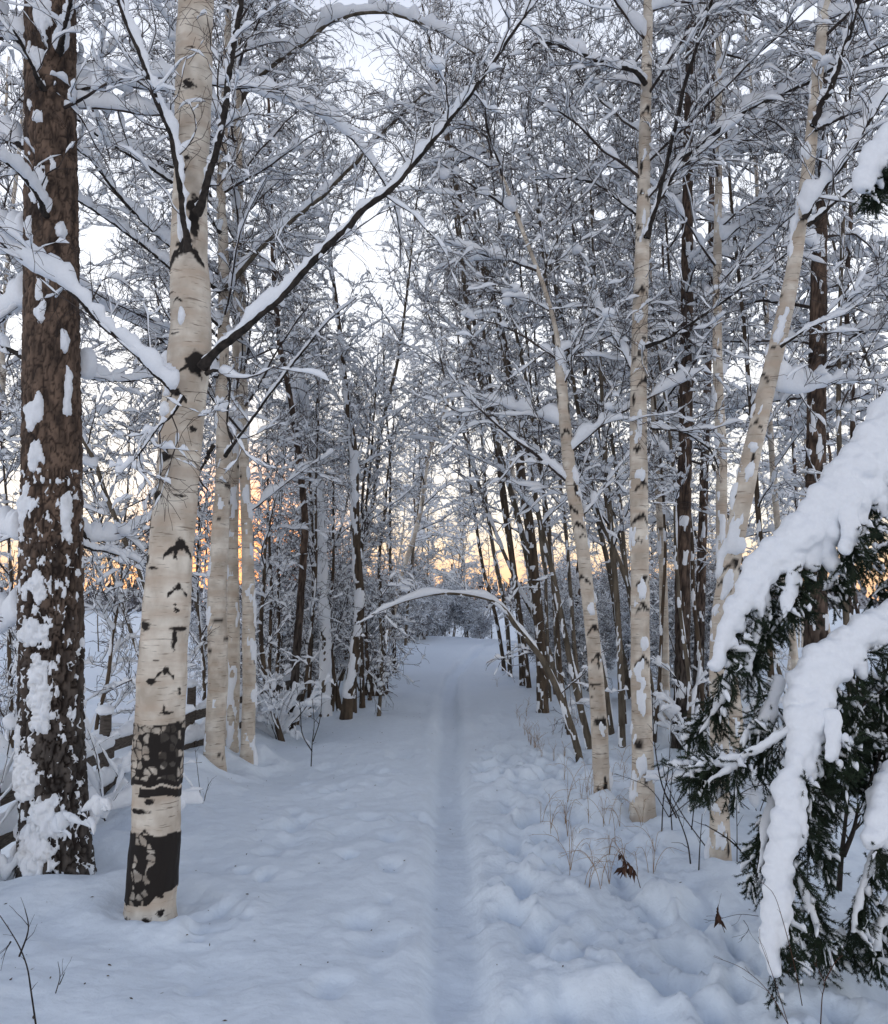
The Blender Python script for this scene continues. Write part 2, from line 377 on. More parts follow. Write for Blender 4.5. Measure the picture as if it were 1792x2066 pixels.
def trunk(pts, S, rows, scars=(), kind='birch', seed=0, flare=1.25, nsc=0, extra=None):
    """pts (K,4): x y z r world. returns dict with mesh arrays"""
    C = catmull(pts, rows); P = C[:, :3]; rad = np.maximum(C[:, 3], 0.003)
    seg = np.concatenate([[0], np.cumsum(np.linalg.norm(np.diff(P, axis=0), axis=1))])
    rad = rad*(1 + (flare-1)*np.exp(-(np.clip(seg-0.16, 0, None)/0.13)))
    T, A, B = frame_of(P)
    th = np.arange(S)/S*2*PI
    TH = np.broadcast_to(th[None], (rows, S)); SS = np.broadcast_to(seg[:, None], (rows, S)); RR = np.broadcast_to(rad[:, None], (rows, S))
    rng = np.random.default_rng(seed+77)
    L = seg[-1]
    sc_ = list(scars)
    for k in range(nsc):
        rl = rng.uniform(0.02, 1)*L; rr_ = np.interp(rl, seg, rad)
        sc_.append((rl, rng.uniform(0, 2*PI), rr_*rng.uniform(0.25, 0.6), rng.choice(['c', 'c', 'e', 'd', 'd', 'd'])))
    dirs = np.cos(TH)[..., None]*A[:, None] + np.sin(TH)[..., None]*B[:, None]
    pw_ = P[:, None] + dirs*RR[..., None]
    if kind == 'pine':
        q = np.stack([np.cos(TH)*RR*9, np.sin(TH)*RR*9, SS*3.0], -1)
        wv = vnoise(q, 2.2, seed)*0.5
        ridg = np.abs(vnoise(q+wv[..., None], 2.6, seed+3)); low = smooth(3.0, 1.2, SS)
        ridg = np.minimum(ridg, np.abs(vnoise(q*np.array((1.7, 1.7, 2.6)), 2.6, seed+8))+0.05)
        D = np.clip(smooth(0.20, 0.04, ridg)*(0.8+0.2*low), 0, 1)
        disp = -D*0.016*(0.5+low) + 0.006*fbm(q, 5, seed+4, 3)
    else:
        D = scar_mask(SS, TH, RR, sc_, seed) if sc_ else np.zeros_like(SS)
        if extra is not None: D = np.maximum(D, extra(SS, TH, RR))
        disp = RR*0.045*fbm(np.stack([np.cos(TH)*2, np.sin(TH)*2, SS*5], -1), 1, seed, 3) + D*RR*0.035
        if kind != 'birch': D = D*0
    V = P[:, None] + dirs*(RR+disp)[..., None]
    return dict(V=V, D=D, P=P, rad=rad, seg=seg, T=T, A=A, B=B, TH=TH, SS=SS, RR=RR, dirs=dirs, S=S, rows=rows)
def trunk_mb(t):
    mb = MB(); mb.add(t['V'], grid_quads(t['rows'], t['S'], True), a=t['D']); return mb
def plaster(t, mb, cover, thick, seed, face=-PI/2, spread=1.1, s0=0.0, s1=99, spots=(), freq=2.2, noise_amt=1.0):
    """wind-packed snow stuck on a trunk: a shell that stands off the bark where the mask is high and sinks into it elsewhere"""
    SS, TH, RR = t['SS'], t['TH'], t['RR']
    q = np.stack([np.cos(TH)*RR*6, np.sin(TH)*RR*6, SS*2.2], -1)
    m = fbm(q, freq, seed, 4)*noise_amt + cover - 1.0 + 0.9*np.cos(np.clip(np.abs((TH-face+PI) % (2*PI)-PI)/spread, 0, PI/2))
    for (s, th, a, b) in spots:
        du = RR*((TH-th+PI) % (2*PI)-PI)
        # a clod: rounded top, ragged foot
        v = 1.12 - np.sqrt((du/a)**2 + ((SS-s)/b)**2) + 0.5*fbm(q, 4, seed+5, 4)
        m = np.maximum(m, v*0.9)
    m = np.where((SS < s0) | (SS > s1), -1, m)
    h = np.clip(m, -0.25, 1.0); off = thick*np.sqrt(np.clip(h, 0, 1)) + thick*0.25*fbm(q, 5, seed+9, 3)*(h > 0) - 0.02*(h <= 0)
    keep = (m > -0.2)
    V = t['V'] + t['dirs']*off[..., None]
    q4 = grid_quads(t['rows'], t['S'], True); k = keep.ravel()[q4].any(1) & (h.ravel()[q4].max(1) > 0)
    if k.sum() == 0: return
    q4 = q4[k]; u, inv = np.unique(q4.ravel(), return_inverse=True)
    mb.add(V.reshape(-1, 3)[u], inv.reshape(-1, 4))

# ------------------------------------------------------------------ crowns
def crown(P, Rr, rng, spec, mtw, msn, rich=1.0, rmin=0.0016, limbs=None):
    """branches of three orders with snow, grown on the trunk polyline (P (K,3), Rr (K,)) or on given limbs"""
    if limbs is None:
        L1, R1 = kids(P[None], Rr[None], spec['n1'], spec['t0'], spec['t1'], spec['L1'], spec['a1'], 9, spec['r1'], spec['g1'], 0.10, rng, taper=spec.get('tp', 0.55), upb=0.1, rmin=rmin)
        tubes(mtw, L1, R1, 5)
        snow_tubes(msn, L1, R1, spec['s1'], rng, 6, 34, lump=0.7)
    else: L1, R1 = limbs
    n2 = max(1, int(round(spec['n2']*rich))); n3 = max(1, int(round(spec['n3']*rich)))
    L2, R2 = kids(L1, R1, n2, 0.12, 0.98, spec['L2'], (0.35, 1.3), 8, 0.006, spec['g2'], 0.24, rng, taper=0.5, flat=0.3, rmin=rmin)
    tubes(mtw, L2, R2, 4); snow_tubes(msn, L2, R2, spec['s2'], rng, 5, 24, lump=0.9)
    L3, R3 = kids(L2, R2, n3, 0.1, 1.0, spec['L3'], (0.4, 1.1), 5, 0.003, spec['g3'], 0.32, rng, taper=0.4, flat=0.2, rmin=rmin)
    tubes(mtw, L3, R3, 3)
    k = rng.random(len(L3)) < spec.get('f3', 0.6)
    snow_tubes(msn, L3[k], R3[k], spec['s3'], rng, 5, 12, lump=1.0)
    if spec['n4']:
        L4, R4 = kids(L3, R3, spec['n4'], 0.2, 1.0, spec['L4'], (0.3, 0.9), 4, 0.0016, spec['g3']*1.8, 0.26, rng, taper=0.3, rmin=rmin*0.75)
        tubes(mtw, L4, R4, 3)
    # clods where branches fork
    nb = int(spec.get('nb', 0.16)*len(L2)); i = rng.integers(0, len(L2), nb); j = rng.integers(1, 6, nb)
    s = rng.uniform(0.018, 0.055, nb)[:, None]*np.array((1.1, 1.1, 0.9))[None]*rng.uniform(0.8, 1.3, (nb, 3))
    blobs(msn, L2[i, j]+np.array((0, 0, 0.012)), s, rng, ICO1)
BIRCH = dict(n1=22, t0=0.28, t1=0.98, L1=(1.1, 2.6), a1=(0.7, 1.25), r1=0.018, g1=-0.02, s1=0.023, n2=8, L2=(0.45, 1.2), g2=-0.10, s2=0.0105,
             n3=5, L3=(0.18, 0.5), g3=-0.16, s3=0.0065, f3=0.4, n4=4, L4=(0.08, 0.28))
STEMS = dict(n1=20, t0=0.12, t1=0.98, L1=(0.6, 1.7), a1=(0.5, 1.2), r1=0.012, g1=0.0, s1=0.019, n2=7, L2=(0.35, 0.9), g2=-0.06, s2=0.010,
             n3=5, L3=(0.15, 0.4), g3=-0.10, s3=0.007, f3=0.4, n4=2, L4=(0.07, 0.2))
PINEC = dict(n1=34, t0=0.25, t1=0.98, L1=(0.9, 2.2), a1=(1.1, 1.6), r1=0.02, g1=-0.06, s1=0.030, n2=8, L2=(0.3, 0.8), g2=-0.12, s2=0.02,
             n3=6, L3=(0.10, 0.3), g3=-0.12, s3=0.012, f3=0.6, n4=3, L4=(0.05, 0.12), nb=0.25)

def limb_curve(l, base=None):
    """l = dict(pts=[(px,py,wpx)...], Y=(Y0,Y1)) -> world curve (K,4)"""
    n_ = len(l['pts']); out_ = []
    for k, (px, py, wp) in enumerate(l['pts']):
        Y = l['Y'][0] + (l['Y'][1]-l['Y'][0])*k/(n_-1)
        out_.append((*at(px, py, Y), max(px2m(wp, Y, py)/2, 0.0015)))
    return catmull(np.array(out_), l.get('K', 48))
def hero_tree(name, label, cat, pts, Y, Y1=None, ext=3.0, kind='birch', mt=None, S=32, rows=None, scars=(), nsc=0, seed=0, limbs=(), spec=None,
              rich=1.0, plast=(), extra=None, group=None, flare=1.25, rmin=0.0016, limb_mat=None, t0=None, plast_ctr=None, lean_snow=0.0, sub_spec=None):
    """a tree whose trunk is measured from the photo: pts = [(px, py, width_px)...] from the ground up"""
    rng = np.random.default_rng(seed+1000)
    Yt = Y if Y1 is None else Y1
    n_ = len(pts); W = []
    for k, (px, py, wp) in enumerate(pts):
        yy = Y + (Yt-Y)*k/(n_-1); W.append((*at(px, py, yy), px2m(wp, yy, py)/2))
    W = np.array(W)
    base = W[0].copy()
    # root the trunk below the snow
    if base[1] < 15: BASES.append(base[:3].copy())
    g = gz(base[0], base[1]); foot = base.copy(); foot[2] = min(g, base[2]) - 0.18; W = np.vstack([foot, W])
    if ext > 0:
        d = unit(W[-1, :3]-W[-3, :3]); d = unit(d*0.8+np.array((0, 0, 0.35)))
        r_ = W[-1, 3]
        for k in (1, 2, 3): W = np.vstack([W, [*(W[-1, :3]+d*ext/3), r_*(1-0.27*k)]])
    L = np.linalg.norm(np.diff(W[:, :3], axis=0), axis=1).sum()
    rows = rows or int(max(60, L*30))
    # scars given as (px, py, size_px, type) -> surface coordinates
    C = catmull(W, rows); seg = np.concatenate([[0], np.cumsum(np.linalg.norm(np.diff(C[:, :3], axis=0), axis=1))])
    def to_surf(px, py):
        # nearest row by image height
        yy = np.interp(py, [p[1] for p in pts][::-1], [Y+(Yt-Y)*k/(n_-1) for k in range(n_)][::-1])
        p = at(px, py, yy); i = int(np.argmin(np.abs(C[:, 2]-p[2])))
        s_ = np.clip((p[0]-C[i, 0])/max(C[i, 3], 1e-4), -0.97, 0.97)
        return seg[i], -PI/2 + math.asin(s_), C[i, 3]
    sl = []
    for (px, py, z_, ty) in scars:
        s_, th_, rr_ = to_surf(px, py); sl.append((s_, th_, px2m(z_, Y, py), ty))
    T = trunk(W, S, rows, sl, kind, seed, flare, nsc, extra(to_surf, px2m, Y) if extra else None)
    root = link(name, None, loc=tuple(base[:2])+(g,)); O = np.array((base[0], base[1], g))
    tag(root, label, cat, group)
    mt = mt or M_BIRCH
    link('trunk', trunk_mb(T).mesh('trunk', mt, True, O, 'dark'), root)
    msn, mtw = MB(), MB()
    if len(plast):
        mp_ = MB()
        for pl in plast:
            pl = dict(pl); sp = []
            for (px, py, a_, b_) in pl.pop('px', ()):
                s_, th_, rr_ = to_surf(px, py); sp.append((s_, th_, px2m(a_, Y, py)*0.72, px2m(b_, Y, py)*0.78))
            plaster(T, mp_, spots=sp, **pl)
        if mp_.n: link('trunk_snow', mp_.mesh('trunk_snow', M_SNOW, True, O), root)
    if lean_snow:
        snow_tubes(msn, T['P'][None][:, ::3], T['rad'][None][:, ::3], lean_snow, rng, 7, max(30, rows//3), lump=0.5, floor=0.3)
    for l in limbs:
        c = limb_curve(l)
        nz = rng.normal(size=(len(c), 3)); nz = sum(np.roll(nz, s_, 0) for s_ in range(-2, 3))/5
        c[1:-1, :3] += nz[1:-1]*np.maximum(c[1:-1, 3:4], 0.006)*0.5
        b_ = MB(); tubes(b_, c[None, :, :3], c[None, :, 3]*(1+0.12*rng.normal(size=(1, len(c)))*0.5), 10)
        br = link('branch', b_.mesh('branch', l.get('mat', limb_mat or M_LIMB), True, O), root)
        if l.get('snow', 0) > 0:
            s_ = MB(); snow_tubes(s_, c[None, :, :3], c[None, :, 3], l['snow']*0.82, rng, 12, int(np.clip(np.linalg.norm(np.diff(c[:, :3], axis=0), axis=1).sum()/(l['snow']*0.42), 10, 130)), lump=0.22, gap=0.1, tall=1.25, floor=0.30)
            link('snow', s_.mesh('snow', M_SNOW, True, O), br)
        sp = dict(sub_spec or STEMS); sp.update(l.get('spec', {}))
        sp.update(s2=l.get('s2', 0.009), s3=0.005, f3=0.25, nb=0.1)
        n2 = l.get('n2', 14)
        sp['n2'] = n2
        crown(None, None, rng, sp, mtw, msn, 1.0, rmin, limbs=(c[None, ::3, :3], c[None, ::3, 3]))
    if spec:
        sp = dict(spec)
        if t0 is not None: sp['t0'] = t0
        crown(T['P'][::4], T['rad'][::4], rng, sp, mtw, msn, rich, rmin)
    if mtw.n: link('twigs', mtw.mesh('twigs', M_TWIG, False, O), root)
    if msn.n: link('crown_snow', msn.mesh('crown_snow', M_SNOW, True, O), root)
    MOUNDS.append((base[0]+0.03, base[1]+0.05, 0.2+base[3]*1.5, 0.04))
    return root

ORD = 'first second third fourth fifth sixth seventh eighth ninth tenth eleventh twelfth thirteenth fourteenth fifteenth'.split()

# ------------------------------------------------------------------ the trees one can tell apart
def big_extra(to_surf, px2m_, Y):
    """two belts where the white bark was stripped: black, cracked, with pale islands"""
    a0, a1 = to_surf(320, 1577)[0], to_surf(322, 1459)[0]
    b0, b1 = to_surf(305, 1812)[0], to_surf(312, 1672)[0]
    d0, d1 = to_surf(318, 1601)[0], to_surf(318, 1583)[0]
    def f(SS, TH, RR):
        u = ((TH+PI/2+PI) % (2*PI)-PI)                 # 0 faces the camera
        q = np.stack([np.cos(TH)*RR, np.sin(TH)*RR, SS], -1)
        wob = 0.010*vnoise(q, 16, 4) + 0.018*vnoise(q, 6, 14)
        # pale islands between cracks that run round and up the trunk
        e, hs = worley((u*RR)/0.046+0.22*vnoise(q, 14, 5), (SS+wob)/0.043+0.22*vnoise(q, 14, 7), 3)
        e = e + 0.09*vnoise(q, 55, 8) + 0.10*vnoise(q, 24, 18)
        isl = smooth(0.10, 0.18, e)*(hs > 0.30)
        big = np.abs(u) < 3.2
        A = ((SS+wob > a0) & (SS+wob < a1)).astype(float)
        tint = np.clip(0.10+0.30*(0.5+vnoise(q, 22, 41)), 0, 0.5)
        rightA = smooth(0.38, 0.46, u + 0.35*vnoise(q, 18, 2) - 0.35*smooth((a0+a1)/2, a0, SS))*smooth(1.25, 1.15, u)
        botA = smooth(a0+0.035, a0+0.028, SS+wob)
        Am = A*np.clip(1-isl*(1-tint)*(1-np.maximum(rightA*0.9, botA)), 0, 1)
        B_ = ((SS+wob > b0+0.06*smooth(0.1, 0.5, u)) & (SS+wob < b1)).astype(float)
        solidL = (u+0.12*vnoise(q, 14, 9) < -0.55); solidR = (u+0.25*vnoise(q, 14, 6) > 0.25)
        Bm = B_*np.clip(1-isl*(0.85-tint)*(~solidL)*(~solidR), 0, 1)
        Dm = ((SS+wob > d0) & (SS+wob < d1) & (u+0.2*vnoise(q, 30, 3) > -0.45)).astype(float)
        return np.maximum(np.maximum(Am, Bm), Dm)*big
    return f
BIG_SCARS = [(327,1006,13,'e'),(311,1048,17,'v'),(318,1068,9,'d'),(345,930,13,'e'),(350,918,8,'v'),(397,871,7,'e'),(370,802,13,'c'),(374,1102,19,'c'),(366,1116,12,'v'),
 (305,1130,11,'e'),(322,1149,12,'d'),(371,1185,13,'c'),(367,1230,5,'e'),(365,1218,3,'e'),(306,1264,11,'e'),(370,1266,20,'d'),(362,1285,14,'v'),(288,1300,7,'v'),
 (347,1350,12,'c'),(320,1372,8,'e'),(368,1396,4,'e'),(368,1388,4,'e'),(350,1433,13,'d'),(344,1424,6,'v'),(317,1607,8,'e'),(294,1628,22,'d'),(308,1666,7,'c'),
 (277,1848,10,'e'),(335,1792,6,'e'),(334,1828,7,'e'),(311,1838,7,'e'),
 (385,5,15,'v'),(392,190,11,'e'),(387,335,7,'e'),(377,360,8,'e'),(400,448,30,'v'),(398,432,14,'e'),(382,516,27,'c'),(383,507,13,'e'),(370,615,7,'c'),(351,640,6,'d'),
 (410,736,24,'e'),(398,748,16,'c'),(360,147,9,'d'),(395,118,9,'d'),(362,684,10,'d'),(345,973,9,'d'),(375,1005,12,'d'),(330,1330,6,'d'),(355,600,7,'d')]
pine = hero_tree('pine_tree', 'thick pine trunk with red-brown scaly bark and plastered snow at the left edge', 'tree',
 [(112,1760,138),(108,1600,128),(104,1450,124),(103,1250,124),(104,1100,119),(105,900,113),(104,700,107),(104,500,103),(103,300,98),(102,150,96),(102,0,94)],
 5.3, kind='pine', mt=M_PINE, S=160, rows=900, seed=3, flare=1.12, ext=4,
 plast=[dict(px=[(95,838,32,34),(100,930,20,34),(70,1030,24,58),(102,1185,26,36),(92,1275,44,34),(110,1420,30,60),(60,1560,70,60),(115,1640,55,50),(100,1700,50,60),(105,1350,25,40),
   (106,645,14,32),(100,400,20,45),(110,60,22,50),(92,150,22,26),(100,262,14,13),(140,480,14,20),(150,800,10,55),(150,1050,14,60),(145,700,10,30),(55,1480,16,30),(90,20,12,20)],
   cover=-0.6, thick=0.03, seed=5), dict(cover=-0.22, thick=0.010, seed=8, s0=0.1, s1=2.6, freq=6.5, noise_amt=1.0, spread=2.2)],
 limbs=[dict(pts=[(150,182,9),(240,165,8),(350,155,8),(440,172,7),(520,185,6.5),(640,232,6),(712,282,5),(762,345,4.5),(795,410,4),(806,470,3),(808,540,2)], Y=(5.35,6.6), snow=0.036, n2=22),
  dict(pts=[(95,436,15),(78,400,9),(52,362,8),(20,332,7),(-20,310,6)], Y=(5.15,4.6), snow=0.04, n2=6),
  dict(pts=[(88,180,15),(68,140,7),(48,96,6),(27,60,4)], Y=(5.15,4.8), snow=0.02, n2=3),
  dict(pts=[(118,108,15),(130,60,9),(142,0,8),(150,-60,7)], Y=(5.15,4.7), snow=0.03, n2=5),
  dict(pts=[(60,300,12),(30,290,12),(-20,270,11)], Y=(5.4,5.6), snow=0.06, n2=5),
  dict(pts=[(58,110,14),(30,75,13),(-20,60,12)], Y=(5.3,5.6), snow=0.07, n2=5),
  dict(pts=[(55,470,10),(20,478,9),(-20,490,9)], Y=(5.4,5.7), snow=0.06, n2=4),
  dict(pts=[(55,608,10),(25,625,9),(-20,665,9)], Y=(5.4,5.7), snow=0.06, n2=4),
  dict(pts=[(52,725,10),(20,705,9),(-20,690,9)], Y=(5.4,5.7), snow=0.05, n2=4),
  dict(pts=[(45,1085,10),(15,1078,9),(-20,1072,8)], Y=(5.3,5.6), snow=0.06, n2=4),
  dict(pts=[(45,1240,10),(15,1262,9),(-20,1285,8)], Y=(5.3,5.6), snow=0.06, n2=4),
  dict(pts=[(158,755,10),(200,765,7),(260,768,6),(320,755,5)], Y=(5.5,6.2), snow=0.05, n2=6),
  dict(pts=[(158,1060,10),(182,1088,8),(240,1085,6),(300,1050,5),(350,1030,4)], Y=(5.4,6.2), snow=0.04, n2=10),
  dict(pts=[(160,1100,7),(220,1115,5),(290,1135,4),(340,1150,3)], Y=(5.4,6.2), snow=0.015, n2=8),
  ], spec=dict(PINEC), t0=0.5, rich=0.8)
BIG_SCARS = [(a, b, s*(1.3 if t in 'ce' else 1.1), t) for a, b, s, t in BIG_SCARS]
big = hero_tree('birch_tree', 'big white birch at the left of the path, lower trunk stripped in two black bands', 'tree',
 [(303,1846,92),(309,1750,93),(315,1640,95),(322,1460,96),(331,1300,94),(340,1180,90),(350,1060,86),(361,930,83),(372,800,86),(384,700,84),(384,600,78),(382,500,73),(383,400,67),(388,300,66),(391,180,72),(392,80,70),(396,0,68)],
 4.7, Y1=4.75, S=160, rows=1500, seed=1, ext=4, scars=BIG_SCARS, extra=big_extra, flare=1.2,
 plast=[dict(px=[(352,780,20,46),(334,745,18,30),(378,650,8,20),(376,470,8,40),(345,830,14,18)], cover=-2.0, thick=0.03, seed=4)],
 limbs=[dict(pts=[(408,742,24),(430,715,18),(470,682,16),(520,640,15),(572,592,14),(622,540,13.5),(680,478,13),(740,420,12.5),(800,370,11),(856,305,10),(910,240,9),(960,175,8),(1000,120,7),(1040,60,6),(1085,0,5),(1130,-60,4)], Y=(4.6,4.3), snow=0.046, n2=22, K=96),
  dict(pts=[(381,508,20),(376,470,13),(368,410,12),(358,345,12),(348,290,11),(330,235,11),(312,190,10.5),(290,130,10),(265,70,9),(240,0,9),(222,-60,8)], Y=(4.55,4.25), snow=0.05, n2=14, K=72),
  dict(pts=[(397,430,22),(408,400,16),(424,350,14),(440,300,13),(450,240,13),(460,170,12),(472,90,12),(482,30,11),(490,-40,10)], Y=(4.6,4.45), snow=0.034, n2=14, K=72),
  dict(pts=[(352,790,14),(335,775,10),(300,742,10),(250,690,10),(205,655,10),(165,610,10),(120,570,9),(70,545,9),(30,515,8.5),(0,486,8),(-40,450,8)], Y=(4.55,4.1), snow=0.046, n2=12, K=96),
  dict(pts=[(415,755,10),(440,748,6),(462,765,5),(463,800,4.5),(458,850,4),(470,900,3)], Y=(4.6,4.55), snow=0.0, n2=4),
  dict(pts=[(372,800,8),(345,840,5),(320,862,4),(290,905,4),(262,935,3.5),(235,962,3)], Y=(4.5,4.35), snow=0.03, n2=8),
  ], spec=BIRCH, t0=0.72, rich=1.0)
def three(n_, label, pts, Y, seed, limbs=(), **k):
    k.setdefault('rmin', 0.0022)
    return hero_tree(n_, label, 'tree', pts, Y, S=40, seed=seed, nsc=k.pop('nsc', 34), limbs=limbs, **k)
q1 = three('birch_tree', 'front one of the three cream birches close together by the fence', [(431,1556,42),(434,1480,40),(440,1361,40),(438,1211,38),(443,1100,36),(448,1011,31),(451,911,28),(447,811,25),(450,700,23),(452,600,22),(450,475,20),(446,400,18),(452,250,16),(458,100,14),(462,0,12)], 8.2, 21,
 spec=BIRCH, t0=0.35, nsc=48, plast=[dict(cover=-0.25, thick=0.015, seed=3, face=-2.6)],
 limbs=[dict(pts=[(445,590,10),(400,545,8),(345,498,8),(285,445,7.5),(240,395,7),(190,330,6),(155,300,6),(100,250,5),(40,200,4)], Y=(8.1,7.0), snow=0.042, n2=18),
  dict(pts=[(445,470,9),(400,410,7.5),(345,366,7),(285,325,6),(215,285,6),(155,240,5),(80,215,4)], Y=(8.1,7.2), snow=0.05, n2=16),
  dict(pts=[(445,660,9),(400,610,7.5),(345,542,7),(290,495,7),(240,460,6),(190,425,6),(150,398,5),(90,350,4)], Y=(8.1,7.3), snow=0.042, n2=16),
  dict(pts=[(440,760,9),(400,735,7),(345,698,7),(290,662,6),(235,635,5.5),(175,605,5),(110,570,4)], Y=(8.1,7.3), snow=0.042, n2=16),
  dict(pts=[(452,590,11),(468,572,10),(510,520,10),(550,477,9),(600,435,9),(650,397,8.5),(690,355,8),(725,322,7.5),(770,270,7),(800,242,6),(850,195,5),(900,150,4)], Y=(8.2,7.4), snow=0.045, n2=26, mat=M_STEM),
  dict(pts=[(452,700,9),(480,680,7),(540,620,6),(600,585,5)], Y=(8.2,8.6), snow=0.05, n2=12),
  dict(pts=[(455,920,9),(480,885,6),(520,830,5),(560,775,4.5),(610,710,4),(660,650,3),(720,600,2)], Y=(8.0,7.2), snow=0.018, n2=12),
  dict(pts=[(430,900,9),(415,930,6),(400,960,5),(420,990,4)], Y=(8.1,8.0), snow=0.01, n2=3)])
q2 = three('birch_tree', 'slim pale birch directly behind the front fence birch, snow stuck to its foot', [(467,1530,27),(470,1400,27),(471,1286,26),(470,1111,22),(472,1000,20),(475,900,19),(478,700,17),(478,500,15),(472,300,14),(475,150,12),(480,0,10)], 9.0, 22,
 spec=BIRCH, t0=0.3, plast=[dict(cover=0.1, thick=0.02, seed=7)],
 limbs=[dict(pts=[(476,230,12),(500,182,9),(560,125,9),(625,76,9),(665,45,9),(720,28,8),(780,26,8),(840,45,7),(896,68,6),(960,110,5),(1010,165,4),(1040,210,3)], Y=(8.9,8.0), snow=0.06, n2=30, mat=M_STEM)])
q3 = three('birch_tree', 'rightmost of the three fence birches, its foot in a snow bank', [(500,1512,27),(503,1400,27),(502,1311,26),(501,1161,25),(496,1011,21),(492,911,19),(492,786,16),(490,600,14),(485,400,12),(482,200,10)], 8.8, 23,
 spec=BIRCH, t0=0.25, plast=[dict(cover=0.0, thick=0.02, seed=9, face=-0.4)])
B = three('birch_tree', 'straight cream birch with black eyebrow scars, the tallest trunk right of the path', [(1297,1648,47),(1296,1500,42),(1292,1350,38),(1292,1200,37),(1290,1060,36),(1288,850,34),(1290,700,32),(1297,450,27),(1302,250,23),(1306,100,20),(1308,0,18)], 6.6, 24,
 spec=BIRCH, t0=0.5, nsc=14, rows=420, scars=[(1294,1330,14,'c'),(1295,1225,15,'c'),(1297,1170,14,'c'),(1289,1046,18,'c'),(1295,975,15,'c'),(1283,905,8,'e'),(1302,875,6,'e'),(1276,811,9,'v'),(1300,768,16,'c'),(1288,720,14,'c'),(1297,683,7,'e'),(1293,590,15,'c'),(1286,465,12,'c'),(1292,395,13,'c'),(1292,340,12,'v'),(1310,268,5,'e'),(1305,225,14,'c'),(1308,140,14,'c'),(1285,1500,12,'e'),(1300,1560,12,'v')],
 plast=[dict(px=[(1288,960,16,16),(1290,1190,12,24),(1294,1300,12,22),(1290,1410,14,30),(1294,700,12,12),(1285,640,10,14),(1290,1540,13,24)], cover=-0.45, thick=0.022, seed=2, face=-2.2, spread=1.3)],
 limbs=[dict(pts=[(1303,170,12),(1285,150,10),(1266,139,9),(1216,126,9),(1176,109,8),(1131,92,8),(1086,86,6),(1065,100,4)], Y=(6.5,6.0), snow=0.055, n2=16),
  dict(pts=[(1304,480,12),(1318,440,8),(1330,405,8),(1371,330,8.5),(1400,305,9),(1456,258,9),(1500,228,9),(1546,203,9),(1590,185,8.5),(1636,165,8),(1696,132,8),(1750,108,7),(1800,85,6)], Y=(6.5,6.2), snow=0.042, n2=22, K=90),
  dict(pts=[(1306,480,10),(1322,425,8),(1334,375,8),(1348,325,8),(1358,275,7.5),(1371,225,8),(1384,165,7),(1400,112,7),(1420,55,6),(1437,0,6),(1455,-60,5)], Y=(6.5,6.1), snow=0.012, n2=12, K=80),
  dict(pts=[(1302,700,9),(1340,685,6),(1376,665,5.5),(1420,635,5),(1470,600,5),(1530,555,4),(1590,510,3)], Y=(6.5,6.1), snow=0.022, n2=14),
  dict(pts=[(1300,445,9),(1280,430,7),(1250,405,5),(1210,375,5),(1170,362,5),(1120,360,4),(1080,362,3)], Y=(6.7,7.2), snow=0.04, n2=14),
  dict(pts=[(1280,760,8),(1262,720,6),(1240,680,5),(1215,640,4),(1190,590,3)], Y=(6.6,6.8), snow=0.05, n2=9),
  dict(pts=[(1308,865,7),(1345,865,4.5),(1385,875,4),(1430,905,4),(1450,945,3)], Y=(6.6,6.5), snow=0.035, n2=10)])
A = three('birch_tree', 'slender birch leaning left, capped with snow where its trunk thins, beside the path', [(1216,1637,34),(1211,1500,33),(1203,1372,30),(1196,1286,28),(1185,1190,27),(1176,1111,26),(1163,1030,26),(1151,961,25),(1143,880,24),(1136,811,23),(1131,746,22),(1127,705,13),(1118,650,9),(1096,575,8.5),(1060,480,8),(1021,375,7.5),(996,325,6),(960,260,4)], 6.9, 25,
 spec=dict(BIRCH, n1=18, L1=(0.7,1.7)), t0=0.35, nsc=8, ext=0.6, rows=380, flare=1.1, scars=[(1212,1455,16,'e'),(1210,1448,14,'d'),(1205,1290+30,13,'c'),(1197,1265,14,'c'),(1205,1335,9,'v'),(1172,1165,15,'c'),(1163,1060,14,'c'),(1150,1025,14,'c'),(1162,990,16,'v'),(1141,875,12,'c'),(1124,800,13,'v'),(1147,825,11,'v'),(1140,748,8,'e'),(1218,1590,14,'v'),(1207,1610,16,'v'),(1200,1380,9,'d')],
 plast=[dict(px=[(1130,725,14,26),(1160,960,9,24),(1190,1230,9,16)], cover=-0.35, thick=0.025, seed=6, face=-0.5)])
Cc = three('birch_tree', 'thin pole-like birch between the straight birch and the dark pine stem', [(1341,1487,25),(1341,1361,20),(1338,1161,16),(1332,1050,14),(1326,961,12),(1318,786,11),(1314,650,9),(1310,500,8),(1312,350,6)], 9.8, 26, spec=dict(BIRCH, n1=16), t0=0.4, plast=[dict(cover=-0.2, thick=0.015, seed=6, face=-2.6)])
D = three('birch_tree', 'narrow upright birch standing behind the birch that leans right', [(1490,1570,30),(1484,1440,26),(1462,1250,24),(1456,1050,22),(1456,920,21),(1450,800,20),(1447,650,18),(1448,500,16),(1450,350,14),(1450,200,13),(1450,0,10)], 8.0, 27, spec=BIRCH, t0=0.35, nsc=44,
 plast=[dict(cover=-0.15, thick=0.018, seed=16, face=-2.4)],
 limbs=[dict(pts=[(1448,490,8),(1490,460,5),(1540,420,5),(1600,350,4),(1650,300,3)], Y=(8,7.8), snow=0.05, n2=12)])
